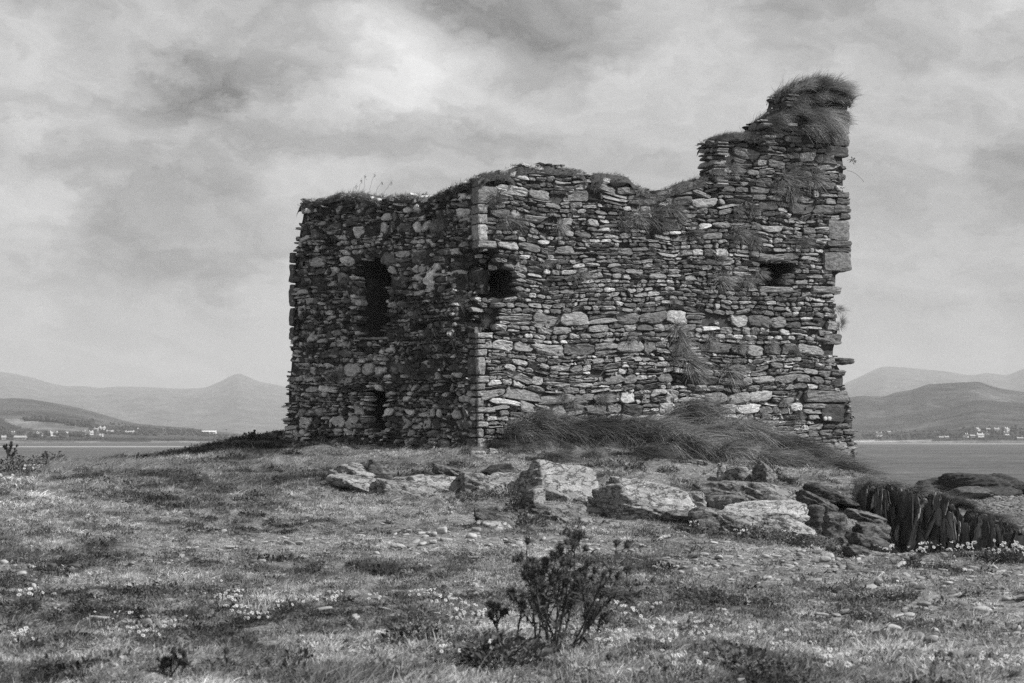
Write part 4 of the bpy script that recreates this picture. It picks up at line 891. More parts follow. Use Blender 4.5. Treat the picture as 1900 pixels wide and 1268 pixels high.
# upright slate outcrop in the gully on the right
def build_outcrop():
    r = rs(88); mbs = MB(); NS = 7
    th = np.arange(NS) / NS * 2 * math.pi; rq = []
    K = 8
    for k in range(K - 1):
        a = k * NS + np.arange(NS); b2 = k * NS + (np.arange(NS) + 1) % NS; rq.append(np.stack([a, b2, b2 + NS, a + NS], -1))
    rq = np.concatenate(rq); capf = ((K - 1) * NS + np.arange(NS))[None]
    toprow = [(1596, 890), (1640, 897), (1690, 903), (1740, 915), (1770, 926), (1800, 941), (1812, 950), (1850, 958), (1900, 985), (1980, 1004), (2150, 1020)]
    for layer in range(6):
        for px in np.arange(1598, 2010, 2.6):
            Yb = np.interp(px, [1600, 1900, 2150], [41.5, 39.5, 38.4]) + 1.1 * float(fbm(p3(px / 34.0, 0.0, 2.0), 3)); crest = np.interp(px, [p[0] for p in toprow], [p[1] for p in toprow]) + 16 * float(fbm(p3(px / 30.0, 3.0, 1.0), 3)) + 6
            if fbm(p3(px / 18.0, 9.0, 4.0), 2) > .42: crest += 22
            for piece in range(4 if layer < 5 else 2):
                pxx = px + r.normal(scale=2.5); Y = Yb + layer * .17 - .45 + r.normal(scale=.07)
                hi = EYE - (crest + abs(r.normal(scale=4)) + (5 - layer) * 3.5 * r.random() - HOR) / F * Y; low = -2.4
                if layer == 5: tp, bt = hi, low
                else: tp = hi - (hi - low) * r.random() ** 1.3 * .8 if piece else hi; bt = tp - r.uniform(.2, .9)
                w0 = r.uniform(.012, .036) * (1.6 if r.random() < .08 else 1); dp = r.uniform(.05, .16); x = (pxx - 950) / F * Y
                h = np.linspace(bt, tp, K); lean = r.normal(scale=.13) + .08 + .25 * float(fbm(p3(px / 40.0, 5.0, 8.0), 2))
                tap = np.interp(np.linspace(0, 1, K), [0, .15, .8, 1], [.5, 1, 1, r.uniform(.2, .8)])
                ang = r.uniform(-.2, 1.0); cs, sn = math.cos(ang), math.sin(ang)
                jj = tap[:, None] * (1 + r.normal(scale=.16, size=(K, NS))); a = np.cos(th)[None] * w0 * (1.4 if layer == 5 else 1) * jj; b2 = np.sin(th)[None] * dp * jj
                V = np.stack([x + (h[:, None] - tp) * lean + a * cs - b2 * sn, Y + a * sn + b2 * cs, h[:, None] + r.normal(scale=.015, size=(K, NS))], -1)
                mbs.add(V.reshape(-1, 3), [rq, capf], .095 * math.exp(r.normal(scale=.6)))
    org = (9.0, 40.0, -2.0); o = obj('slate_outcrop', mbs.mesh('slate_outcrop', False, org), M['shard'], None, org)
    tag(o, 'dark outcrop of upright slate layers dropping into the gully on the right', 'outcrop')
build_outcrop()
def lumps(name, label, cat, boxes, tone, seed):
    mbl = MB()
    for i, (a, b, c, e, Y, dep) in enumerate(boxes):
        hw = (b - a) / 2 / F * Y; hh = (e - c) / 2 / F * Y; ce = pix((a + b) / 2, (c + e) / 2, Y)
        V, Fc = rock(seed + i, 5, (hw * 1.05, dep, hh * 1.1), 16, .09, .22, .3, (0, 0, 0), 10, .92, (.02, .2)); mbl.add(V + ce, [Fc], tone)
    org = pix(boxes[0][0], boxes[0][3], boxes[0][4]); o = obj(name, mbl.mesh(name, False, org), M['dark_rock'], None, tuple(org)); tag(o, label, cat); return o
lumps('reef', 'long dark layered reef of rock between the shingle beach and the water', 'reef', [(1745, 1888, 881, 930, 128, 4.0), (1690, 1800, 889, 928, 130, 3.5), (1675, 1740, 902, 930, 126, 3.0), (1800, 1886, 878, 925, 131, 3.5), (1760, 1900, 905, 935, 124, 3.0)], .06, 900)
lumps('reef_rock', 'dark low rock past the right end of the layered reef', 'rock', [(1880, 1990, 894, 930, 127, 3.5)], .05, 930)
lumps('reef_rock', 'grassy brown lump of rock on the shingle in front of the reef', 'rock', [(1765, 1845, 903, 926, 116, 2.5)], .11, 940)

# ------------------------------------------------------------------ grass growing on and below the tower
def tuft_mesh(name, seed, n, L, spread, n_out=(0, -1, 0), up=.35, droop=1.0, wx=.35, rad=.06, width=.012):
    r = rs(seed); a = r.normal(size=(n, 3)); roots = a * rad * np.array([1.2, .4, .9])
    dirs = unit(np.array(n_out)[None] * .8 + a * spread + np.array([wx * .5, 0, up])); bend = np.stack([np.full(n, wx * .6), np.zeros(n), -droop * r.uniform(.5, 1.2, n)], -1)
    V, Fq, T = blades(r, roots, dirs, L * r.uniform(.45, 1.1, n), bend, width * r.uniform(.7, 1.3, n), 4); return mesh_np(name, V, [Fq], T, False)
tuft_protos = [tuft_mesh('tuft_%d' % k, 700 + k, 260, .20 + .03 * (k % 3), .75 + .12 * (k % 2), up=.3 + .1 * (k % 3), droop=.4 + .12 * (k % 4), wx=.3 + .1 * (k % 3), rad=.055 + .01 * (k % 3), width=.010) for k in range(8)]
TUFTS = [ # px, row, size, label
 (1105, 345, .8, 'the capstones right of the top hump'), (1190, 400, 1.2, 'the masonry below the dip in the wall top'), (1215, 395, 1.3, 'a deep joint just below the dip in the wall top'), (1245, 385, 1.3, 'the wall right of the deep joint below the dip'),
 (1260, 405, 1.2, 'the wall below and right of the dip'), (1285, 430, 1.1, 'the wall left of the big round tuft'), (1232, 415, 1.0, 'the wall under the clustered tufts below the dip'), (1160, 410, .9, 'the wall left of the clustered tufts below the dip'),
 (1371, 432, 1.5, 'the middle of the wall, big and round'), (1400, 450, 1.2, 'the wall just right of the big round tuft'), (1488, 452, 1.2, 'the wall above the square hole and right of it'), (1458, 330, 1.3, 'the wall below the stepped top, left of centre'), (1480, 325, 1.3, 'the wall below the stepped top, in its middle'),
 (1515, 328, 1.1, 'the wall below the stepped top, towards the right edge'), (1440, 350, 1.1, 'the wall under the upper row of tufts'), (1465, 352, 1.1, 'the wall between the upper row and the pale stones'), (1395, 388, 1.2, 'the wall above the big round tuft'), (1370, 390, .9, 'the wall left of the tuft above the big round one'), (1360, 312, .7, 'the foot of the tall step'),
 (1332, 316, .8, 'the angle of the tall step'), (1335, 480, 1.0, 'the dark vertical joint left of the square hole'), (1342, 520, 1.1, 'the lower end of the dark vertical joint'), (1385, 520, 1.0, 'the wall left of the square hole sill'), (1410, 508, .8, 'the left side of the square hole'), (1455, 520, .7, 'the right corner of the square hole'),
 (1258, 612, 1.1, 'the middle wall, upper of three above the dark pocket'), (1270, 638, 1.2, 'the middle wall, middle of three above the dark pocket'), (1252, 660, 1.3, 'the wall just above the dark pocket'), (1280, 668, 1.3, 'the right side of the dark pocket'), (1290, 690, 1.1, 'the wall right below the dark pocket'), (1320, 630, 1.0, 'the wall right of the three stacked tufts'),
 (1358, 688, 1.3, 'the wall above the long grass, dark and bushy'), (1375, 640, .8, 'the wall above the dark bushy tuft'), (1430, 640, .8, 'the lower right wall, alone'), (1475, 650, .8, 'the lower right wall near the broken edge'), (1247, 560, .7, 'the wall above the three stacked tufts'), (1170, 625, .7, 'the wall left of the three stacked tufts'),
 (1075, 510, .8, 'the wall right of the corner hollow'), (1010, 490, .6, 'the wall above and right of the corner hollow'), (1040, 420, .9, 'the upper wall right of the corner'), (935, 405, 1.0, 'the wall beside the bright corner stone'), (960, 410, .8, 'the wall one stone right of the tuft by the corner stone'), (918, 370, 1.0, 'the corner below the top turf'),
 (1045, 735, .8, 'the low wall above the left dune grass'), (1062, 750, .8, 'the low wall, lower of a pair'), (1118, 740, .9, 'the low wall above the middle dune grass'), (1455, 745, .8, 'the low wall above the right dune grass'), (1415, 765, .6, 'the low wall just over the right dune grass'), (1480, 770, 1.0, 'the low wall left of the dark corner slab'),
 (1555, 575, .9, 'the broken right edge halfway up'), (1560, 600, .7, 'the broken right edge above the projecting stone'), (940, 540, .7, 'the floor of the corner hollow'), (905, 600, .8, 'the lower lip of the corner hollow')]
for i, (px, row, s, where) in enumerate(TUFTS):
    (u,), (z,) = px2w('R', [px], [row]); p = W('R', u, z, .03 - float(recess('R', px, row)) * .5)
    o = obj('grass_tuft', tuft_protos[i % 8], M['tuft'], None, tuple(p)); r = rs(800 + i); o.rotation_euler = (r.normal(scale=.25), r.normal(scale=.45), R(22) + r.normal(scale=.3)); s *= r.uniform(.8, 1.2); o.scale = (s * r.uniform(.85, 1.3), s, s * r.uniform(.8, 1.15))
    tag(o, 'grass tuft growing from ' + where, 'grass tuft', 'grass tufts growing from the sunlit wall')
LT = [(820, 415, 1.0, 'the shaded wall near the top right'), (770, 575, .9, 'the shaded wall right of the tall window'), (850, 560, .8, 'the shaded hollow beside the corner'), (800, 620, .8, 'the shaded wall below right of the tall window'), (640, 520, .8, 'the shaded wall left of the tall window'), (765, 690, .8, 'the shaded wall above right of the low opening'), (850, 660, 1.0, 'the shaded wall below the hollow'), (830, 740, .8, 'the shaded wall near the corner foot'), (620, 700, .9, 'the shaded wall left of the low opening')]
for i, (px, row, s, where) in enumerate(LT):
    (u,), (z,) = px2w('L', [px], [row]); p = W('L', u, z, .02)
    o = obj('grass_tuft', tuft_protos[(i + 2) % 8], M['tuft'], None, tuple(p)); o.rotation_euler = (0, 0, math.atan2(nL[1], nL[0]) + R(90)); o.scale = (s,) * 3
    tag(o, 'dark grass tuft growing from ' + where, 'grass tuft', 'grass tufts growing from the shaded wall')
# turf caps along the broken wall tops
def cap(side, pts, label, blade=.22, n=1500, dome=.12, depth=.78, seed=0, lean=.25, out=0.06, soil=True, droop=.5, mat='tuft', wid=.011, front=.35):
    """turf over a stretch of wall top; pts are photo (px,row) along the top of the turf"""
    r = rs(950 + seed); P = np.array(pts, float); u, z = px2w(side, P[:, 0], P[:, 1]); o_ = np.argsort(u); u, z = u[o_], z[o_]
    um, zm = float(u.mean()), float(np.interp(u.mean(), u, z)); org = W(side, um, zm, -.3); root = thing('turf_cap', label, 'turf', tuple(org), 'turf on the broken wall tops')
    if soil:
        N = max(8, int((u[-1] - u[0]) / .08)); us = np.linspace(u[0], u[-1], N); ks = np.linspace(0, 1, 9); V = np.zeros((N, 9, 3)); endt = np.clip(np.minimum(np.arange(N), N - 1 - np.arange(N)) / 2.0, 0, 1) ** .5
        for j, k in enumerate(ks):
            ang = k * math.pi; d = out - (1 - math.cos(ang)) / 2 * (depth + 2 * out) ; hh = np.interp(us, u, z) - dome * .3 - .22 * (1 - math.sin(ang) ** .6) - (1 - endt) * .15 - blade * .3
            V[:, j] = W(side, us, hh + .04 * fbm(p3(us * 4, k * 4, seed), 3), d + .05 * fbm(p3(us * 3, k * 3, seed + 3), 2))
        idx = np.arange(N * 9).reshape(N, 9); q = np.stack([idx[:-1, :-1], idx[1:, :-1], idx[1:, 1:], idx[:-1, 1:]], -1).reshape(-1, 4)
        obj('soil', mesh_np('turf_soil', V.reshape(-1, 3) - org, [q], np.full(N * 9, .1), True), M['mortar'], root)
    uu = r.uniform(u[0], u[-1], n); k = r.random(n) ** 1.0; ang = k * math.pi * .9; fr = r.random(n) < front; ang = np.where(fr, ang * .35, ang)
    d = out - (1 - np.cos(ang)) / 2 * (depth + 2 * out); zz = np.interp(uu, u, z) - .2 * (1 - np.sin(np.clip(ang, .05, 3)) ** .6) - blade * .55; di, nn = SIDE[side][1], SIDE[side][2]
    roots = W(side, uu, zz, d); od = np.cos(ang); gx = 1.1 * fbm(p3(uu * 3.5, d * 3.5, seed), 2); dirs = np.stack([nn[0] * od * .7 + lean + gx + r.normal(scale=.32, size=n), nn[1] * od * .7 + r.normal(scale=.32, size=n), .5 + np.sin(ang) * .6 + .5 * fbm(p3(uu * 4, d * 4, seed + 7), 2) + r.normal(scale=.2, size=n)], -1)
    bend = np.stack([np.full(n, lean * .8), np.zeros(n), -droop * r.uniform(.3, 1.3, n)], -1)
    V, Fq, T = blades(r, roots, dirs, blade * r.uniform(.4, 1.2, n) * np.clip(1 + .9 * fbm(p3(uu * 2.5, d * 2, seed + 3), 3), .3, 1.7), bend, wid * r.uniform(.6, 1.3, n), 4, np.clip(1 + 1.1 * fbm(p3(uu * 6, d * 6, seed + 5), 2) + r.normal(scale=.25, size=n), .3, 1.9))
    obj('grass_blades', mesh_np('turf_blades', V - org, [Fq], T, False), M[mat], root)
cap('R', [(888, 318), (910, 314), (935, 312), (952, 310)], 'matted turf over the near corner of the tower', .16, 900, seed=1, out=.10)
cap('R', [(955, 300), (980, 299), (1000, 300), (1040, 302), (1075, 308), (1090, 314)], 'thin turf along the top hump of the sunlit wall', .12, 900, seed=2, front=.25)
cap('R', [(1095, 315), (1130, 315), (1165, 319), (1180, 330)], 'sparse turf right of the top hump', .10, 260, seed=3, front=.2)
cap('R', [(1178, 332), (1195, 344), (1225, 351), (1245, 341), (1275, 330), (1312, 319)], 'turf lining the dip in the wall top', .16, 900, seed=4)
cap('R', [(1324, 247), (1338, 241), (1360, 237), (1385, 240), (1410, 246)], 'thick turf on the lower step of the wall', .22, 1500, seed=5, out=.12)
cap('R', [(1412, 214), (1430, 196), (1452, 186), (1475, 184), (1490, 200)], 'big windswept grass tussock on the middle step', .5, 3600, seed=6, lean=.45, out=.2, droop=.7, front=.6, dome=.2)
cap('R', [(1456, 165), (1462, 150), (1480, 141), (1510, 139), (1545, 142), (1565, 152), (1574, 168)], 'shaggy turf crown on the highest point of the tower', .38, 4200, seed=7, lean=.25, out=.2, dome=.3, front=.5)
cap('R', [(1457, 182), (1475, 168), (1510, 162), (1550, 165), (1571, 180)], 'shaggy grass hanging below the rim of the turf crown', .34, 2300, seed=14, lean=.1, out=.17, depth=.1, soil=False, droop=.7, front=.85)
cap('R', [(1478, 210), (1500, 185), (1525, 188), (1548, 214)], 'long hanging grass below the turf crown', .62, 2000, seed=8, lean=.35, out=.12, depth=.1, soil=False, droop=1.1, front=.9)
cap('R', [(1545, 205), (1560, 192), (1572, 206)], 'hanging grass at the right edge below the turf crown', .42, 700, seed=9, lean=.1, out=.10, depth=.1, soil=False, droop=.9, front=.9)
cap('L', [(596, 358), (630, 350), (660, 349), (690, 355), (706, 362)], 'turf on the left top of the shaded wall', .16, 900, seed=10)
cap('L', [(714, 358), (740, 354), (765, 354), (790, 360)], 'turf on the shaded wall top right of the notch', .12, 700, seed=11)
cap('L', [(795, 356), (815, 347), (840, 338), (862, 330), (880, 322)], 'turf climbing the shaded wall top to the corner', .2, 1200, seed=12)
cap('L', [(553, 372), (565, 364), (585, 366)], 'dark turf at the far left corner of the wall top', .12, 260, seed=13)

# windblown dune grass along the foot of the sunlit wall
def dune_mesh(name, seed, n, rad, L, wx, droop=1.0):
    r = rs(seed); nb = 26; ba = r.uniform(0, 2 * math.pi, nb); bq = np.sqrt(r.random(nb)); bd = r.normal(scale=.27, size=(nb, 3)); bt = r.uniform(.35, 1.6, nb); bl = r.uniform(.5, 1.15, nb)
    g = r.integers(0, nb, n); a = ba[g] + r.normal(scale=.25, size=n); q = np.clip(bq[g] + r.normal(scale=.1, size=n), 0, 1.1); roots = np.stack([np.cos(a) * q * rad * 1.15, np.sin(a) * q * rad * .6, (1 - q ** 2) * rad * .5 - .08], -1)
    dirs = np.stack([np.cos(a) * .6 * q + wx, np.sin(a) * .6 * q - .25, np.full(n, .75)], -1) + bd[g] + r.normal(scale=.13, size=(n, 3))
    bend = np.stack([np.full(n, wx * .8) + r.normal(scale=.22, size=n), np.full(n, -.2) + r.normal(scale=.2, size=n), -droop * r.uniform(.3, 1.4, n)], -1)
    tn = np.clip(bt[g] * np.exp(r.normal(scale=.35, size=n)), .2, 2.3)
    V, Fq, T = blades(r, roots, dirs, L * bl[g] * r.uniform(.45, 1.15, n), bend, .011 * r.uniform(.6, 1.5, n), 5, tn)
    m2 = MB(); m2.add(V, [Fq], T); k = 150; aa = r.uniform(0, 6.28, k); qq = np.sqrt(r.random(k)) * rad   # broad weed leaves low in the clump
    ro = np.stack([np.cos(aa) * qq, np.sin(aa) * qq * .8 - .12, r.uniform(0, .22, k)], -1); V, Fq, T = blades(r, ro, np.stack([np.cos(aa), np.sin(aa) - .4, r.uniform(0, 1, k)], -1), r.uniform(.05, .13, k), np.tile([0, 0, -.3], (k, 1)), .03, 3, r.uniform(.3, .9, k)); m2.add(V, [Fq], T)
    return m2.mesh(name)
dune_protos = [dune_mesh('dune_%d' % k, 1000 + k, 1000, .40,   .74 + .10 * (k % 3), .42 + .14 * (k % 3), .8 + .15 * (k % 3)) for k in range(8)]
DUNE = [(868, 838, 44.6, .55, 'small clump at the very foot of the near corner'), (915, 828, 45.2, .8, 'low dark clump right of the near corner'), (960, 800, 45.8, 1.25, 'dark clump with upright blades, second from the corner'), (995, 790, 46.1, 1.35, 'rounded clump leaning on the wall left of the middle'), (950, 850, 44.3, .7, 'low front clump nearest the corner'), (1020, 850, 44.2, .75, 'low front clump below the rounded clump'),
 (1045, 800, 46.2, 1.0, 'pale bending clump left of the middle'), (1090, 790, 46.3, 1.15, 'long flowing clump in the middle'), (1135, 795, 46.4, 1.2, 'long flowing clump right of the middle'), (1180, 785, 46.6, 1.2, 'tall clump under the left of the dark pocket'), (1225, 800, 46.4, 1.2, 'overhanging clump right of the tall clump'), (1280, 765, 47.2, 1.25, 'dark topmost clump pressed against the wall'),
 (1270, 820, 45.8, 1.2, 'dark drooping clump at the front of the bank'), (1320, 800, 46.6, 1.25, 'broad flowing clump below the topmost clump'), (1370, 800, 46.9, 1.2, 'broad flowing clump right of the front clump'), (1350, 840, 45.6, 1.1, 'front clump in the middle of the bank'), (1410, 815, 47.0, 1.2, 'pale streaked clump on the right of the bank'), (1420, 850, 45.6, 1.0, 'low clump below the pale streaked clump'),
 (1460, 830, 47.0, 1.1, 'dark clump below the low wall on the right'), (1480, 865, 45.8, 1.0, 'front clump near the rocks on the right'), (1510, 840, 47.0, .95, 'clump below the dark corner slab'), (1540, 870, 46.2, 1.0, 'clump at the foot of the right edge'), (1500, 885, 44.6, .8, 'small dark clump above the big dark slab'), (1560, 890, 44.8, .85, 'low trailing clump above the slate outcrop'),
 (1590, 880, 46.0, .9, 'trailing clump right of the tower foot'), (1625, 893, 44.6, .75, 'last clump on the slope down to the water'), (1600, 897, 43.4, .7, 'clump hanging over the top of the slate outcrop'), (1680, 906, 41.6, .5, 'small tuft on the slate outcrop'), (1730, 915, 41.2, .45, 'smaller tuft farther right on the slate outcrop'), (1190, 840, 45.0, .8, 'low mixed clump with small flowers in the middle front'), (1100, 845, 44.6, .7, 'low weedy clump in front of the flowing clumps')]
for i, (px, row, Y, s, lb) in enumerate(DUNE):
    p = pix(px, row, Y); o = obj('dune_grass', dune_protos[i % 8], M['dune'], None, (p[0], p[1], p[2] - .05)); r = rs(1100 + i); o.rotation_euler = (0, 0, r.normal(scale=.2)); s *= (.80 if px > 1395 else .88) * r.uniform(.68, 1.3); o.scale = (s, s, s * r.uniform(.9, 1.2))
    tag(o, 'dune grass, ' + lb, 'dune grass', 'windblown dune grass along the wall foot')

r = rs(1180)
for i, px in enumerate((1612, 1630, 1652, 1668, 1694, 1712, 1748, 1766, 1785, 1815, 1842, 1872)):
    row = np.interp(px, [1596, 1640, 1690, 1740, 1770, 1800, 1812, 1850, 1900], [890, 897, 903, 915, 926, 941, 950, 958, 985]) + 4; p = pix(px, row, np.interp(px, [1600, 1900], [41.4, 39.4]))
    s_ = r.uniform(.28, .48); o = obj('dune_grass', dune_protos[(i + 3) % 8], M['dune'], None, (p[0], p[1], p[2] - .05)); o.rotation_euler = (r.normal(scale=.2), r.normal(scale=.2), r.normal(scale=.6)); o.scale = (s_ * 1.2, s_, s_)
    tag(o, 'little grass tussock hanging on the crest of the slate outcrop', 'dune grass', 'little tussocks on the crest of the slate outcrop')
r = rs(1190)
for i in range(46):
    a = r.uniform(.5, 9.6); f = abs(r.normal(scale=.75)) + .05; p = A0 + rd * a + nR * f; z = float(tz(p[0], p[1])); s_ = r.uniform(.4, .75) * (.75 if a > 7 else 1)
    o = obj('dune_grass', dune_protos[i % 8], M['dune'], None, (p[0], p[1], z - .03)); o.rotation_euler = (r.normal(scale=.12), r.normal(scale=.12), r.normal(scale=.7)); o.scale = (s_ * r.choice([-1, 1, 1]), s_, s_ * r.uniform(.8, 1.3))
    tag(o, 'small tangled tussock between the big clumps on the bank', 'dune grass', 'small tussocks on the bank below the sunlit wall')

# ------------------------------------------------------------------ leafy weeds, daisies, thistle, dead stems
weed_protos = [leafy_mesh('weed_%d' % k, 1200 + k, 260, .24, .22, .055, .7) for k in range(4)]
WEEDS = [(55, 868, 1.7, 'dark leafy bush at the far left among daisies'), (95, 862, 1.5, 'dark leafy bush right of the one at the far left'), (20, 880, 1.5, 'dark leafy bush at the left edge behind daisies'), (265, 1105, .75, 'dark low bushy weed in the turf on the left'), (235, 1108, .6, 'small dark weed left of the dark low bushy weed'), (300, 1100, .6, 'small dark weed right of the dark low bushy weed'),
 (775, 1160, 1.0, 'dark upright weed left of the thistle bush'), (765, 1190, .9, 'lower dark weed left of the thistle bush'), (815, 1205, .55, 'dark weed between daisies left of the bush'), (935, 1235, 1.15, 'dark weed added as shadow in front of the thistle bush on the left'), (900, 1240, .8, 'dark weed added as shadow beside the front weed left of the bush'), (985, 1228, .95, 'dark weed added as shadow right at the foot of the thistle bush'), (1180, 1225, .6, 'dark weed among the daisies right of the bush'), (1370, 1235, .9, 'dark spreading weed at the bottom right of centre'), (1400, 1250, .8, 'dark weed by the bottom edge right of centre'), (1455, 1255, .7, 'dark weed at the bottom beside pale petals'), (1150, 1165, .5, 'leafy weed under the daisies touching the thistle bush'),  # left foot of the bush: dark weeds added in place of its shadow
 (905, 905, 1.3, 'leafy weed beside the pale rough boulder'), (935, 925, 1.4, 'leafy weed below the pale rough boulder'), (970, 945, 1.3, 'leafy weed left of the grey sloping rock'), (870, 930, 1.1, 'leafy weed in the grass left of the boulders'), (985, 975, 1.1, 'leafy weed in front of the grey sloping rock'), (1395, 1000, 1.1, 'leafy weed with buds below the bright slab'), (1430, 1005, 1.2, 'leafy weed below the bright slab end'), (1465, 1010, 1.2, 'leafy weed in the middle of the patch right of the bright slab'), (1500, 1015, 1.2, 'leafy weed in front of the dark low rock'), (1540, 1022, 1.1, 'leafy weed at the right end of the patch'), (1280, 990, 1.0, 'leafy weed at the shadowed foot of the boulders'), (1200, 1000, .9, 'leafy weed in front of the pale sloping rock'), (1060, 995, .8, 'leafy weed with white flowers below the small boulders'), (1320, 975, .9, 'leafy weed at the left foot of the dark fronted boulder'),
 (1385, 873, 1.0, 'weed on the bank above the broad grey boulder'), (1120, 868, .9, 'weed on the bank behind the big domed boulder'), (1180, 872, .9, 'weed on the bank right of the big domed boulder'), (1240, 876, .9, 'weed on the bank above the ledge slab'), (1880, 1035, 1.2, 'pale leafy bush at the right edge by the gully'), (1850, 1042, 1.0, 'pale leafy weed left of the right edge bush'), (1870, 985, 1.0, 'dark weed on the slate outcrop near the right edge')]
for i, (px, row, s, lb) in enumerate(WEEDS):
    p = ground_at(px, row); o = obj('weed', weed_protos[i % 4], M['weed'], None, (p[0], p[1], p[2] - .02)); r = rs(1300 + i); o.rotation_euler = (0, 0, r.uniform(0, 6)); o.scale = (s, s, s * r.uniform(.8, 1.1)); tag(o, lb, 'weed', 'leafy weeds among rocks and turf')
def daisy_meshes(seed, nh, rad, hgt, hr):
    r = rs(seed); st_ = MB(); a = r.uniform(0, 2 * math.pi, nh); q = rad * np.sqrt(r.random(nh)); tips = np.stack([np.cos(a) * q + .03, np.sin(a) * q, hgt * r.uniform(.55, 1.1, nh)], -1); rt = tips * np.array([.55, .55, 0])
    V, Fq, T = blades(r, rt, tips - rt, np.linalg.norm(tips - rt, axis=1), np.zeros((nh, 3)), .005, 2); st_.add(V, [Fq], T * .6)
    n = 60; aa = r.uniform(0, 6.28, n); V, Fq, T = blades(r, np.stack([np.cos(aa) * rad * .8 * r.random(n), np.sin(aa) * rad * .8 * r.random(n), np.zeros(n)], -1), np.stack([np.cos(aa), np.sin(aa), np.full(n, 1.1)], -1), .5 * hgt * r.uniform(.5, 1.2, n), np.tile([.1, 0, -.3], (n, 1)), .009, 2); st_.add(V, [Fq], T)
    heads = [(tips[k], unit(np.array([r.normal(scale=.5) + .35, r.normal(scale=.5) - .35, .8])), hr * r.uniform(.7, 1.2)) for k in range(nh)]
    return st_.mesh('daisy_stems'), heads
def daisy_head(seed):
    hd = MB(); r = rs(seed); npet = 9; vs = []; fs = []
    for j, t in enumerate(np.arange(npet) / npet * 2 * math.pi):
        d = np.array([math.cos(t), math.sin(t), 0]); e = np.array([-math.sin(t), math.cos(t), 0]); nm = np.array([0, 0, 1.0]); q = r.uniform(.85, 1.1); dr = r.normal(scale=.12)
        vs += [d * .2 - e * .08, d * .75 * q - e * .24 + nm * (.12 + dr), d * q - nm * (.1 - dr), d * .75 * q + e * .24 + nm * (.12 + dr)]; fs.append([j * 4 + i for i in range(4)])
    hd.add(np.array(vs), [np.array(fs)], 1.0); dd, Fc = ICO[2]; hd.add(dd * .26 + np.array([0, 0, .06]), [Fc], .4); return hd.mesh('daisy_head')
DHEADS = [daisy_head(1450 + k) for k in range(4)]
for h_ in DHEADS: h_.materials.append(M['petal'])
dz = [daisy_meshes(1400 + k, (4, 7, 10, 14)[k % 4], (.06, .09, .13, .17)[k % 4], .13, .019) for k in range(8)]
def daisy(px, row, k, s, label, group='daisies in the turf'):
    p = ground_at(px, row); root = thing('daisy_clump', label, 'daisies', (p[0], p[1], p[2]), group); st_, hd = dz[k % 8]; r = rs(int(px * 7 + row))
    a = obj('stems', st_, M['weed'], root); 
    for i, (q, nm, R0) in enumerate(hd):
        o = obj('flower_head', DHEADS[(i + k) % 4], None, root, tuple(q)); o.rotation_euler = Vector(nm).to_track_quat('Z', 'Y').to_euler(); o.scale = (R0 * rs(i * 31 + int(px)).uniform(.6, 1.25), R0 * .9, R0)
    root.rotation_euler = (0, 0, r.normal(scale=.5)); root.scale = (s,) * 3
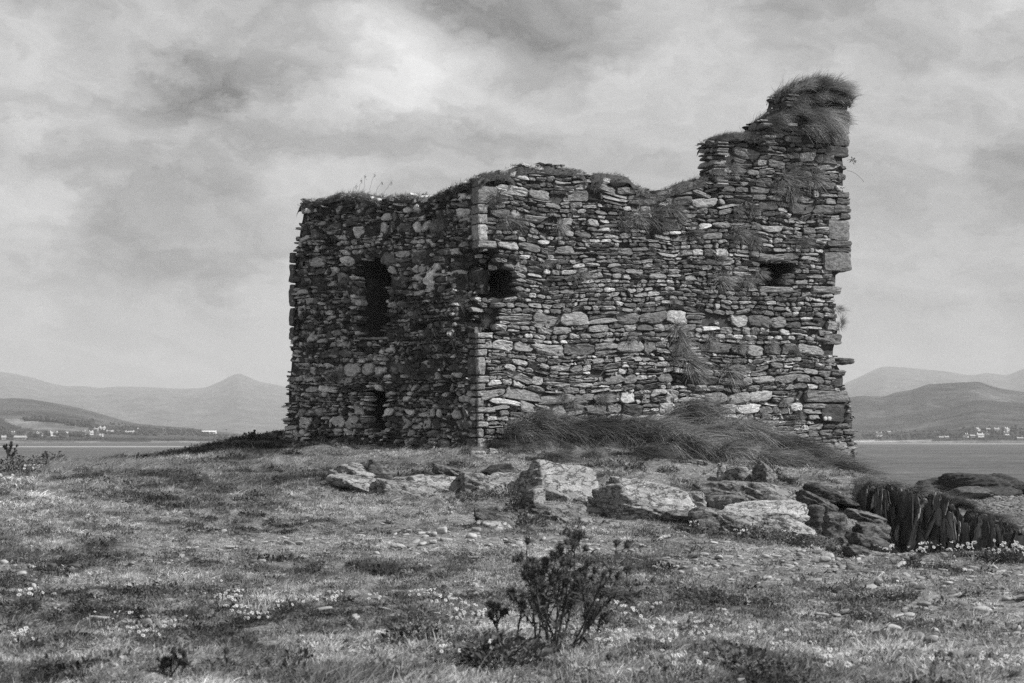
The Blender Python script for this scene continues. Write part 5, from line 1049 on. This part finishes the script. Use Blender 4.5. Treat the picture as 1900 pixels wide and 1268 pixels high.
DAISIES = [(8, 905, 3, 1.6, 'dense white daisies at the far left edge'), (28, 912, 3, 1.5, 'dense white daisies next to those at the far left edge'), (50, 880, 1, 1.4, 'daisies in front of the dark left bush'), (68, 876, 1, 1.2, 'sparse daisies right of the dark left bush'), (135, 880, 0, 1.3, 'few daisies alone on the far left grass'), (55, 900, 1, 1.2, 'low daisies below the dark left bush'),
 (42, 1120, 1, 1, 'daisies over a dark hollow on the left'), (62, 1118, 1, 1, 'daisies right of the dark hollow on the left'), (15, 1198, 2, 1, 'daisies near the left edge below the pale slab'), (40, 1205, 1, .9, 'daisies right of those near the left edge'), (228, 1160, 1, .9, 'daisies at the right end of the long pale slab'), (165, 1164, 0, .9, 'daisies at the left end of the long pale slab'), (245, 1190, 1, .9, 'daisies below the rounded grey stone'), (275, 1197, 1, .9, 'daisies in a row, left of the dark line'), (310, 1180, 1, .9, 'daisies in a row below the turf hummock'), (335, 1172, 0, .9, 'daisies at the right end of the row'),
 (392, 1126, 2, 1, 'brightest daisies left of centre'), (412, 1130, 2, 1, 'bright daisies right beside the brightest ones'), (432, 1120, 1, 1, 'daisies behind the bright pair'), (427, 1150, 1, 1, 'daisies below the bright pair'), (446, 1152, 1, 1, 'daisies right below the bright pair'), (455, 1165, 1, 1, 'lowest daisies of the left bright group'), (400, 1090, 1, .8, 'tiny daisies up in the turf left of centre'), (330, 1080, 1, .8, 'small daisies above the dark low bushy weed'),
 (475, 1128, 1, .9, 'daisies between the left bright group and the middle row'), (548, 1130, 2, .9, 'left daisies of the middle row'), (568, 1127, 2, .9, 'bright daisies of the middle row'), (600, 1130, 2, .9, 'right daisies of the middle row'), (618, 1120, 1, .9, 'daisies just above the right end of the middle row'), (525, 1138, 1, .9, 'daisies below the left of the middle row'), (690, 1125, 1, .9, 'daisies beside the pale pebble'), (545, 1215, 0, 1, 'single daisies in the long turf'), (485, 1160, 1, .8, 'pale daisies below left of the middle row'),
 (765, 1118, 1, .9, 'daisies on top of the dark upright weed'), (790, 1115, 1, .9, 'daisies right of the dark upright weed top'), (820, 1130, 3, 1, 'daisies in the dense drift left of the bush, upper'), (850, 1145, 3, 1, 'daisies in the dense drift left of the bush, middle'), (830, 1168, 2, 1, 'daisies in the dense drift left of the bush, lower'), (870, 1160, 2, 1, 'daisies in the dense drift touching the bush'), (870, 1100, 2, .8, 'small daisies above the dense drift'), (848, 1195, 1, 1, 'scattered daisies below the dense drift'), (880, 1225, 2, 1, 'daisies around the front weed left of the bush'), (830, 1230, 1, 1, 'daisies by the dead grass stems'),
 (985, 1150, 1, .9, 'daisies seen through the thistle bush'), (1055, 1190, 1, .9, 'daisies at the foot of the thistle bush'), (1130, 1145, 3, 1, 'dense daisies touching the right of the bush'), (1152, 1158, 2, 1, 'dense daisies right of the bush, lower'), (1207, 1142, 1, .9, 'small separate daisies right of the bush'), (1215, 1180, 3, 1.05, 'brightest daisy clump right of the bush'), (1205, 1210, 2, 1, 'daisies below the brightest clump right of the bush'), (1240, 1205, 3, 1, 'large daisies right below the brightest clump'), (1135, 1200, 1, 1, 'daisies in grass below the dense ones by the bush'), (1120, 1222, 1, 1.1, 'near daisies below the bush on the right'), (1160, 1225, 0, 1.1, 'single near daisies under the bush on the right'), (1293, 1205, 1, 1, 'daisy clump alone right of centre'), (1330, 1208, 0, 1, 'two daisies beside the clump alone right of centre'), (1268, 1170, 0, 1, 'upright daisies behind the clump alone'), (1300, 1180, 1, .9, 'low daisies behind the clump alone'), (1385, 1205, 1, 1, 'daisies above the dark spreading weed'), (1400, 1190, 1, .9, 'daisies behind those above the dark weed'), (1440, 1225, 1, 1, 'daisies right of the dark spreading weed'), (1453, 1240, 0, 1.2, 'tall daisy right of the dark spreading weed'), (1265, 1258, 1, 1.2, 'large near daisies at the bottom'), (1292, 1262, 0, 1.2, 'few near daisies at the bottom edge'), (1210, 1250, 0, 1.1, 'single flat daisies near the bottom'), (1465, 1195, 1, .9, 'small daisies in turf lower right'),
 (1497, 1230, 1, 1.1, 'daisies left of the flat pale stones'), (1522, 1242, 1, 1.1, 'daisies beside the wide flat stone'), (1548, 1262, 1, 1.3, 'large daisies at the bottom right of centre'), (1505, 1195, 0, 1, 'daisies in turf left of the dark wedge boulder'), (1520, 1182, 1, .9, 'daisies behind the turf left of the wedge boulder'), (1590, 1236, 0, 1, 'daisy at the end of the wide flat stone'), (1835, 1262, 3, 1.1, 'large daisies in the bottom right corner'), (1865, 1255, 2, 1.1, 'daisies right of the large bottom right ones'), (1730, 1264, 1, 1.2, 'daisies at the bottom edge lower right'), (1718, 1250, 0, 1.1, 'daisies above those at the bottom edge lower right'), (1655, 1165, 0, .8, 'daisies beside the pale split stone'), (1605, 1163, 0, .8, 'daisies left of the pale split stone'),
 (1635, 1033, 2, 1.2, 'pale flowers at the gully edge, leftmost'), (1695, 1038, 2, 1.2, 'pale flowers against the dark outcrop'), (1715, 1032, 1, 1.4, 'tall pale flowers against the dark outcrop'), (1755, 1036, 2, 1.3, 'dense pale flowers under the middle of the outcrop'), (1778, 1034, 2, 1.5, 'tall dense pale flowers under the outcrop'), (1845, 1045, 2, 1.4, 'pale flowers left of the right edge bush'), (1865, 1040, 3, 1.7, 'tall pale flowers on the right edge bush'), (1888, 1045, 3, 1.6, 'pale flowers at the right edge'), (1875, 1015, 2, 1.6, 'highest pale flowers near the right edge'),
 (1065, 998, 2, 1.3, 'white flowers at the foot of the small boulders'), (1090, 1000, 1, 1.3, 'white flowers right of those under the small boulders'), (1285, 985, 1, 1.3, 'buds at the shadowed foot of the boulders'), (1370, 1003, 1, 1.4, 'pale buds under the dark fronted boulder'), (1450, 1000, 2, 1.4, 'pale buds among weeds at the bright slab end'), (1490, 1004, 2, 1.4, 'pale buds in front of the dark low rock'), (1220, 845, 1, 1.3, 'small flowers in the low mixed dune grass')]
for (px, row, k, s, lb) in DAISIES: daisy(px, row, k, s, lb)

def tube(mbx, p, rad, ns=5, tone=1.0):
    p = np.asarray(p, float); rad = np.broadcast_to(np.asarray(rad, float), (len(p),)); tg = unit(np.gradient(p, axis=0)); s = unit(np.cross(tg, np.array([.31, .9, .17]))); b = np.cross(tg, s); th = np.arange(ns) / ns * 2 * math.pi
    V = p[:, None] + rad[:, None, None] * (np.cos(th)[None, :, None] * s[:, None] + np.sin(th)[None, :, None] * b[:, None]); q = []
    for k in range(len(p) - 1):
        a = k * ns + np.arange(ns); c = k * ns + (np.arange(ns) + 1) % ns; q.append(np.stack([a, c, c + ns, a + ns], -1))
    mbx.add(V.reshape(-1, 3), [np.concatenate(q)], tone)
def head_mesh(seed):
    r = rs(seed); mbh = MB(); d, Fc = ICO[2]; mbh.add(d * np.array([.018, .018, .022]), [Fc], .8); n = 90; dd = unit(r.normal(size=(n, 3)) + np.array([0, 0, .5]))
    V, Fq, T = blades(r, dd * .014, dd, .028 * r.uniform(.7, 1.2, n), np.zeros((n, 3)), .006, 1); mbh.add(V, [Fq], T); return mbh.mesh('thistle_head')
HEADS = [head_mesh(1500 + k) for k in range(3)]
for h_ in HEADS: h_.materials.append(M['thistle'])
def thistle(p, H, spread, nst, seed, label, heads=True, leaf=.068, lean=.05):
    r = rs(seed); root = thing('thistle', label, 'thistle', tuple(p)); mbt, mbl = MB(), MB(); tips = []
    def grow(a, d, L, rad, lev):
        n = 7; t = np.linspace(0, 1, n); d = unit(d); bend = r.normal(scale=.12, size=3) + np.array([lean, 0, .12]); pts = a + d * (L * t)[:, None] + bend * (L * t ** 2)[:, None]; tube(mbt, pts, np.linspace(rad, rad * .6, n), 5, 1.0)
        m = int(5 + L * 24); tt = r.random(m); ro = np.stack([np.interp(tt, t, pts[:, k]) for k in range(3)], -1); ld_ = unit(r.normal(size=(m, 3)) + np.array([0, 0, .35]))
        V, Fq, T = blades(r, ro, ld_, leaf * r.uniform(.5, 1.2, m) * (1 if lev else 1.3), np.stack([np.full(m, .2), np.zeros(m), np.full(m, -.3)], -1), .017, 3); mbl.add(V, [Fq], T)
        if lev < 2:
            for _ in range(r.integers(2, 4)):
                k = r.uniform(.3, .95); b = np.array([np.interp(k, t, pts[:, q]) for q in range(3)]); grow(b, d + r.normal(scale=.55, size=3) + np.array([0, 0, .25]), L * r.uniform(.38, .6), rad * .65, lev + 1)
        tips.append((pts[-1], unit(pts[-1] - pts[-2])))
    for k in range(nst):
        a = r.uniform(0, 2 * math.pi); e = r.uniform(.15, 1.0) * spread; grow(np.array([r.normal(scale=.07), r.normal(scale=.06), -.02]), np.array([math.cos(a) * e + lean, math.sin(a) * e * .7, 1.0]), H * r.uniform(.55, .8) / (1 + .12 * e), .0085, 0)
    obj('stems', mbt.mesh('thistle_stems', True), M['thistle'], root); obj('leaves', mbl.mesh('thistle_leaves'), M['thistle'], root)
    if heads:
        tips.sort(key=lambda q: -q[0][2]); tips = tips[:72]
        for i, (q, d) in enumerate(tips):
            o = obj('flower_head', HEADS[i % 3], None, root, tuple(q)); o.rotation_euler = Vector(d).to_track_quat('Z', 'Y').to_euler(); s = r.uniform(.75, 1.35) * min(1, H / .6 + .3); o.scale = (s,) * 3
    return root
pb = ground_at(1030, 1212); thistle(pb, .88, .95, 14, 1601, 'tall dark branching thistle bush in the middle of the near turf')
thistle(ground_at(950, 1205), .40, .4, 2, 1602, 'low dark thistle stems just left of the thistle bush', True, .06)
thistle(ground_at(1095, 1185), .34, .6, 3, 1603, 'low thistle stems leaning out right of the thistle bush', True, .06)
thistle(pix(465, 812, 48.0) + np.array([0, 0, -.12]), .34, .8, 5, 1604, 'thistle on the dark skyline left of the tower', True, .05)
thistle(ground_at(12, 868), .5, .4, 4, 1605, 'thistle with dark heads against the water at the left edge', True, .04)
thistle(ground_at(335, 1266), .22, .6, 3, 1606, 'dark bare thistle at the bottom left', True, .03)
thistle(ground_at(125, 855), .42, .3, 2, 1607, 'thin thistle stem against the water on the left', True, .03)
# dead flower stalks and dry grass stems near the viewer
def stalk(px, row, h, lean, label, head=True, tone='thistle', wid=.0022, group='dead stalks standing in the turf'):
    p = ground_at(px, row); root = thing('dead_stalk', label, 'dead stalk', tuple(p), group); mbx = MB(); t = np.linspace(0, 1, 7); pts = np.stack([lean * h * t ** 1.4, .02 * t, h * t], -1); tube(mbx, pts, np.linspace(wid, wid * .6, 7), 5, 1.0)
    obj('stem', mbx.mesh('stalk_stem', True), M[tone], root)
    if head: o = obj('seed_head', HEADS[int(px) % 3], None, root, tuple(pts[-1])); o.scale = (.75, .75, 1.0)
for (px, row, h, ln, lb, hd, tn) in ((203, 1128, .17, -.1, 'thin dark seed stalk left of the dark low bushy weed', True, 'thistle'), (318, 1268, .20, .05, 'pale stalk with a dark head at the bottom left', True, 'thistle'), (430, 1268, .20, -.2, 'bent stalk with a dark head at the bottom left', True, 'thistle'), (1150, 1268, .16, -.45, 'leaning dark seed head at the bottom right of the bush', True, 'thistle'), (497, 1268, .14, .0, 'short dark seed head at the bottom, left of the dead grass', True, 'thistle'), (525, 1262, .10, .1, 'low dark seed head right of the short one', True, 'thistle'), (725, 1130, .13, .4, 'dark seed stalk beside the dark upright weed', True, 'thistle'), (695, 1255, .18, .25, 'tall pale dead stem left of the bush', False, 'dry_stem'), (745, 1262, .20, .05, 'upright pale dead stem near the bottom', False, 'dry_stem'), (640, 1268, .2, -.1, 'pale dead stem near the bottom edge left', False, 'dry_stem'), (820, 1262, .24, .5, 'pale arching dead stem crossing the front grass', False, 'dry_stem'), (880, 1262, .22, .6, 'pale dead stem arching right before the bush', False, 'dry_stem'), (610, 1265, .16, .35, 'pale forked dead stem among dry grass', False, 'dry_stem')):
    stalk(px, row, h, ln, lb, hd, tn)
# feathery grass stalks standing on the shaded wall top and hanging off the right edge
for i, (px, row, h) in enumerate(((640, 352, .35), (652, 352, .42), (662, 352, .46), (672, 352, .42), (683, 355, .36), (698, 358, .45), (775, 357, .2))):
    (u,), (z,) = px2w('L', [px], [row]); p = W('L', u, z - .05, -.3); root = thing('grass_stalk', 'thin feathery grass stalk on the shaded wall top', 'grass stalk', tuple(p), 'grass stalks on the shaded wall top'); mbx = MB(); r = rs(1700 + i); h *= r.uniform(.5, 1.15); ln_ = r.uniform(.05, .6)
    t = np.linspace(0, 1, 6); pts = np.stack([ln_ * h * t ** 1.5 + r.normal(scale=.01, size=6), 0 * t, h * t], -1); tube(mbx, pts, .003, 4, 1.0); obj('stem', mbx.mesh('grass_stem'), M['thistle'], root); m2 = MB(); n = 26; V, Fq, T = blades(r, pts[-1] - np.array([.0, 0, .05]) + r.normal(scale=.012, size=(n, 3)) * np.array([1, 1, 2.5]), r.normal(size=(n, 3)) * .4 + np.array([.3, 0, 1]), .03, np.zeros((n, 3)), .008, 1); m2.add(V, [Fq], T); obj('seed_head', m2.mesh('grass_seed'), M['thistle'], root)
(u,), (z,) = px2w('R', [1572], [298]); p = W('R', u, z, .0); mbx = MB(); t = np.linspace(0, 1, 7); r = rs(1750)
root = thing('wall_plant', 'small leafy sprig sticking out of the right edge of the tower', 'plant', tuple(p)); tube(mbx, np.stack([.2 * t, 0 * t, .02 * np.sin(t * 5)], -1), .005, 4); obj('stem', mbx.mesh('sprig_stem'), M['thistle'], root)
m2 = MB(); n = 30; V, Fq, T = blades(r, np.stack([.08 + .14 * r.random(n), r.normal(scale=.02, size=n), r.normal(scale=.05, size=n)], -1), r.normal(size=(n, 3)), .05, np.zeros((n, 3)), .03, 2); m2.add(V, [Fq], T); obj('leaves', m2.mesh('sprig_leaves'), M['thistle'], root)
mbx = MB(); tube(mbx, np.stack([.42 * t, 0 * t, -.28 * t ** 2 - .26], -1), .004, 4); o = obj('hanging_stem', mbx.mesh('hanging_stem', True), M['thistle'], None, tuple(p)); tag(o, 'thin bare stem arching out from the right edge of the tower', 'stem')

# ------------------------------------------------------------------ far shore: houses and woods
def paint(name, v):
    m, t = new_mat(name); tcn = t.n('ShaderNodeTexCoord'); finish(t, t.grey(t.m('MULTIPLY', v, t.mr(t.noise(tcn.outputs['Object'], .6, 4), .3, .7, .85, 1.1))), .85); return m
M['house_white'] = paint('white_render', .8); M['house_grey'] = paint('grey_render', .35); M['roof_dark'] = paint('slate_roof', .12); M['roof_light'] = paint('pale_roof', .42)
def house(h, px, row, wpx, hpx, label, wall='house_white', roof='roof_dark', yaw=0.0, chim=True):
    p = hill_at(h, px, row); Y = p[1]; Wd = wpx / F * Y; hh = hpx / F * Y; wl = hh * .55; d = min(max(5.5, Wd * .45), 9.0); root = thing('house', label, 'house', tuple(p), 'houses on the far shore'); root.rotation_euler = (0, 0, yaw)
    x, y = Wd / 2, d / 2; V = [(-x, -y, -3), (x, -y, -3), (x, y, -3), (-x, y, -3), (-x, -y, wl), (x, -y, wl), (x, y, wl), (-x, y, wl), (-x, 0, hh), (x, 0, hh)]
    obj('wall', mesh_np('house_wall', V, [np.array([[0, 1, 5, 4], [2, 3, 7, 6]]), np.array([[1, 2, 6, 9, 5], [3, 0, 4, 8, 7]])], None), M[wall], root)
    e, th = .4, .35; rf = []
    for sg in (-1, 1): rf.append([(-x - e, sg * (y + e), wl - e * (hh - wl) / y), (x + e, sg * (y + e), wl - e * (hh - wl) / y), (x + e, 0, hh + .03), (-x - e, 0, hh + .03)])
    a = np.array(rf).reshape(-1, 3); V = np.concatenate([a + [0, 0, .04], a + [0, 0, .04 + th]]); f = []
    for k in (0, 4): f += [[k, k + 1, k + 2, k + 3], [k + 8, k + 9, k + 10, k + 11]] + [[k + i, k + (i + 1) % 4, k + 8 + (i + 1) % 4, k + 8 + i] for i in range(4)]
    ro = obj('roof', mesh_np('house_roof', V, [np.array(f)], None), M[roof], root)
    if chim:
        for cx in (-x * .85, x * .85):
            c = np.array([(sx * .45 + cx, sy * .4, z_) for z_ in (hh - .8, hh + 1.3) for sx, sy in ((-1, -1), (1, -1), (1, 1), (-1, 1))]); obj('chimney', mesh_np('chimney', c, [np.array([[0, 1, 5, 4], [1, 2, 6, 5], [2, 3, 7, 6], [3, 0, 4, 7], [4, 5, 6, 7]])], None), M[wall], ro)
    n = max(1, int(Wd / 4))
    for k in range(n):
        cx = -x + (k + .5) * Wd / n; v = np.array([(cx - .6, -y - .05, wl * .35), (cx + .6, -y - .05, wl * .35), (cx + .6, -y - .05, wl * .8), (cx - .6, -y - .05, wl * .8), (cx - .6, -y + .05, wl * .35), (cx + .6, -y + .05, wl * .35), (cx + .6, -y + .05, wl * .8), (cx - .6, -y + .05, wl * .8)])
        obj('window', mesh_np('house_window', v, [np.array([[0, 1, 2, 3], [1, 5, 6, 2], [4, 0, 3, 7], [3, 2, 6, 7], [0, 4, 5, 1]])], None), M['roof_dark'], root)
for args in ((H_NL, 7, 817, 8, 6, 'low grey house at the left edge of the far shore', 'house_grey', 'roof_light', .3), (H_NL, 24, 811, 7, 6, 'small house with a pale gable uphill of the left edge house', 'house_white', 'roof_dark', 1.0), (H_NL, 38, 817, 22, 6, 'long low pale roofed house near the left edge', 'house_grey', 'roof_light', .0), (H_NL, 75, 812, 13, 6, 'two tone house left of the white gabled house', 'house_white', 'roof_light', .1), (H_NL, 100, 812, 14, 7, 'white gabled house below the bright field', 'house_white', 'roof_light', .5), (H_NL, 124, 811, 7, 8, 'tall narrow grey house right of the white gabled house', 'house_grey', 'roof_light', 1.2), (H_NL, 162, 810, 9, 8, 'tall white house in front of the dark tree row', 'house_white', 'roof_dark', .2), (H_NL, 169, 808, 7, 6, 'white house close behind the tall white house', 'house_white', 'roof_light', .4), (H_NL, 190, 800, 10, 5, 'white house high at the end of the bright field', 'house_white', 'roof_light', .4), (H_NL, 179, 799, 8, 3.5, 'low white shed left of the high white house', 'house_white', 'roof_light', .0), (H_NL, 204, 805, 12, 4.5, 'pale house below the high white house', 'house_grey', 'roof_light', .2), (H_NL, 241, 806, 16, 4.5, 'wide pale house among trees', 'house_white', 'roof_light', .1), (H_NL, 259, 799, 8, 3.5, 'small pale house uphill of the wide pale house', 'house_grey', 'roof_light', .1), (H_NL, 188, 811, 6, 3, 'tiny white shed near the shore', 'house_white', 'roof_light', .0), (H_NL, 388, 805, 26, 4.5, 'long bright white building below the conifers', 'house_white', 'house_white', .0, False),
             (H_NR, 1631, 811, 10, 7, 'white house with two chimneys beside the tower on the right shore', 'house_white', 'roof_dark', .2), (H_NR, 1649, 804, 6, 3, 'small pale house uphill of the white two chimney house', 'house_grey', 'roof_light', .2), (H_NR, 1746, 815, 8, 3.5, 'low grey shed, left of a pair on the right shore', 'house_grey', 'roof_light', .0), (H_NR, 1756, 815, 7, 3.5, 'low grey shed, right of a pair on the right shore', 'house_grey', 'roof_light', .1), (H_NR, 1793, 815, 9, 6, 'white gabled house at the left of the right village', 'house_white', 'roof_dark', .9), (H_NR, 1804, 814, 9, 4, 'low house between two white houses of the right village', 'house_grey', 'roof_light', .1), (H_NR, 1818, 814, 12, 6, 'widest white house of the right village', 'house_white', 'roof_light', .3), (H_NR, 1831, 808, 4, 5, 'narrow white gable above the widest house', 'house_white', 'roof_dark', 1.3), (H_NR, 1813, 802, 6, 5, 'white house uphill, leftmost of the upper row', 'house_white', 'roof_light', .8), (H_NR, 1833, 800, 7, 3, 'low pale house in the middle of the upper row', 'house_grey', 'roof_light', .0), (H_NR, 1849, 800, 8, 3.5, 'bright long house of the upper row', 'house_white', 'roof_light', .0), (H_NR, 1867, 801, 7, 4.5, 'white house at the right of the upper row', 'house_white', 'roof_light', .7), (H_NR, 1866, 808, 9, 4.5, 'white house below the right of the upper row', 'house_white', 'roof_dark', .4), (H_NR, 1892, 818, 11, 3.5, 'low grey house by the shore at the right edge', 'house_grey', 'roof_light', .0)):
    house(*args)
def wood_mesh(seed, conifer=False):
    r = rs(seed); mbw = MB()
    if conifer:
        for k in range(4):
            d, Fc = ICO[2]; V = d * np.array([.55, .55, .4]) * (1 - k * .22) * (1 + .25 * r.normal(size=(len(d), 1)) * .5); V[:, 2] += .5 + k * .42; mbw.add(V, [Fc], r.uniform(.7, 1.2))
    else:
        for k in range(7):
            d, Fc = ICO[2]; V = d * r.uniform(.35, .6) * (1 + .16 * r.normal(size=(len(d), 1))); V += np.array([r.normal(scale=.38), r.normal(scale=.38), .75 + r.normal(scale=.25)]); mbw.add(V, [Fc], r.uniform(.7, 1.3))
    tube(mbw, np.array([[0, 0, -.3], [0, 0, .3], [0, 0, .8]]), [.1, .08, .05], 5, .5); return mbw.mesh('far_tree')
far_trees = [wood_mesh(1800 + k, k > 4) for k in range(7)]
M['wood'] = leaf_mat('far_foliage', .055, .0, .7, 1.3, .9)
def wood(name, h, pieces, seed):
    r = rs(seed); pts, sc, idx = [], [], []
    for (pa, pb2, ra, rb, ra2, rb2, n, size, con) in pieces:
        for _ in range(n):
            t = r.random(); px = pa + (pb2 - pa) * t; row = r.uniform(ra + (ra2 - ra) * t, rb + (rb2 - rb) * t); p = hill_at(h, px, row); pts.append(p); s = size * r.uniform(.6, 1.3) / F * p[1]; sc.append((s, s, s * r.uniform(.8, 1.2))); idx.append(r.integers(5, 7) if r.random() < con else r.integers(0, 5))
    n = len(pts); scatter(name, np.array(pts), np.array(idx), np.stack([np.zeros(n), np.zeros(n), r.uniform(0, 6.3, n)], -1), np.array(sc), far_trees, M['wood'])
wood('far_wood', H_NL, [(47, 66, 779, 784, 780, 785, 26, 4.0, 0), (69, 174, 778, 785, 786, 796, 200, 3.8, .05), (66, 165, 809, 813, 809, 813, 90, 4.2, .25), (165, 290, 792, 806, 796, 810, 300, 3.0, .15), (290, 400, 797, 808, 803, 812, 220, 2.6, .5), (200, 260, 782, 788, 792, 797, 30, 2.0, .5), (0, 66, 806, 816, 808, 815, 70, 3.2, .2), (-300, 0, 800, 816, 800, 816, 150, 3.4, .2), (400, 540, 808, 814, 812, 816, 140, 2.0, .1), (0, 600, 815, 819, 816, 819, 330, 1.6, 0), (-20, 14, 786, 800, 798, 804, 60, 3, 0)], 1900)
wood('far_wood', H_NR, [(1600, 1900, 808, 818, 806, 818, 360, 1.7, .05), (1780, 1900, 797, 808, 796, 806, 120, 1.8, .1), (1900, 2300, 800, 818, 800, 818, 200, 2.2, .1), (1600, 1760, 802, 812, 800, 812, 110, 1.5, 0)], 1950)

# a far bird over the water
def bird(p, s, label):
    mbb = MB(); d, Fc = ICO[3]; V = d * np.array([.5, .12, .13]) * (1 - .45 * np.clip(-d[:, :1], 0, 1)); mbb.add(V, [Fc], 1.0)
    for sg in (-1, 1):
        t = np.linspace(0, 1, 6); ch = .16 * (1 - t ** 2 * .85); x = .05 - .12 * t; y = sg * t * .62; z = .05 + .16 * np.sin(t * 2.2); top = np.stack([np.stack([x + ch, y, z], -1), np.stack([x - ch, y, z - .02], -1), np.stack([x, y, z + .025], -1)], 1)
        q = []
        for k in range(5):
            for i in range(3): q.append([k * 3 + i, k * 3 + (i + 1) % 3, k * 3 + 3 + (i + 1) % 3, k * 3 + 3 + i])
        mbb.add(top.reshape(-1, 3), [np.array(q)], 1.0)
    o = obj('bird', mbb.mesh('bird', True), M['thistle'], None, tuple(p)); o.scale = (s,) * 3; o.rotation_euler = (.1, 0, .2); tag(o, label, 'bird')
bird(pix(420, 798, 120), .14, 'tiny dark bird flying over the water left of the tower')

# ------------------------------------------------------------------ haze over the bay
def build_haze():
    x, y0, y1, z0, z1 = 12500, -120, 19000, -9, 720; V = [(-x, y0, z0), (x, y0, z0), (x, y1, z0), (-x, y1, z0), (-x, y0, z1), (x, y0, z1), (x, y1, z1), (-x, y1, z1)]
    f = np.array([[0, 3, 2, 1], [4, 5, 6, 7], [0, 1, 5, 4], [1, 2, 6, 5], [2, 3, 7, 6], [3, 0, 4, 7]]); m = bpy.data.materials.new('sea_haze'); m.use_nodes = True; t = NT(m.node_tree)
    pv = t.n('ShaderNodeVolumePrincipled'); pv.inputs['Color'].default_value = (.86, .86, .86, 1); pv.inputs['Density'].default_value = 0.95e-4; pv.inputs['Anisotropy'].default_value = .0
    o = t.n('ShaderNodeOutputMaterial'); t.l(pv.outputs[0], o.inputs['Volume']); tag(obj('haze', mesh_np('haze', V, [f]), m), kind='stuff')
build_haze()
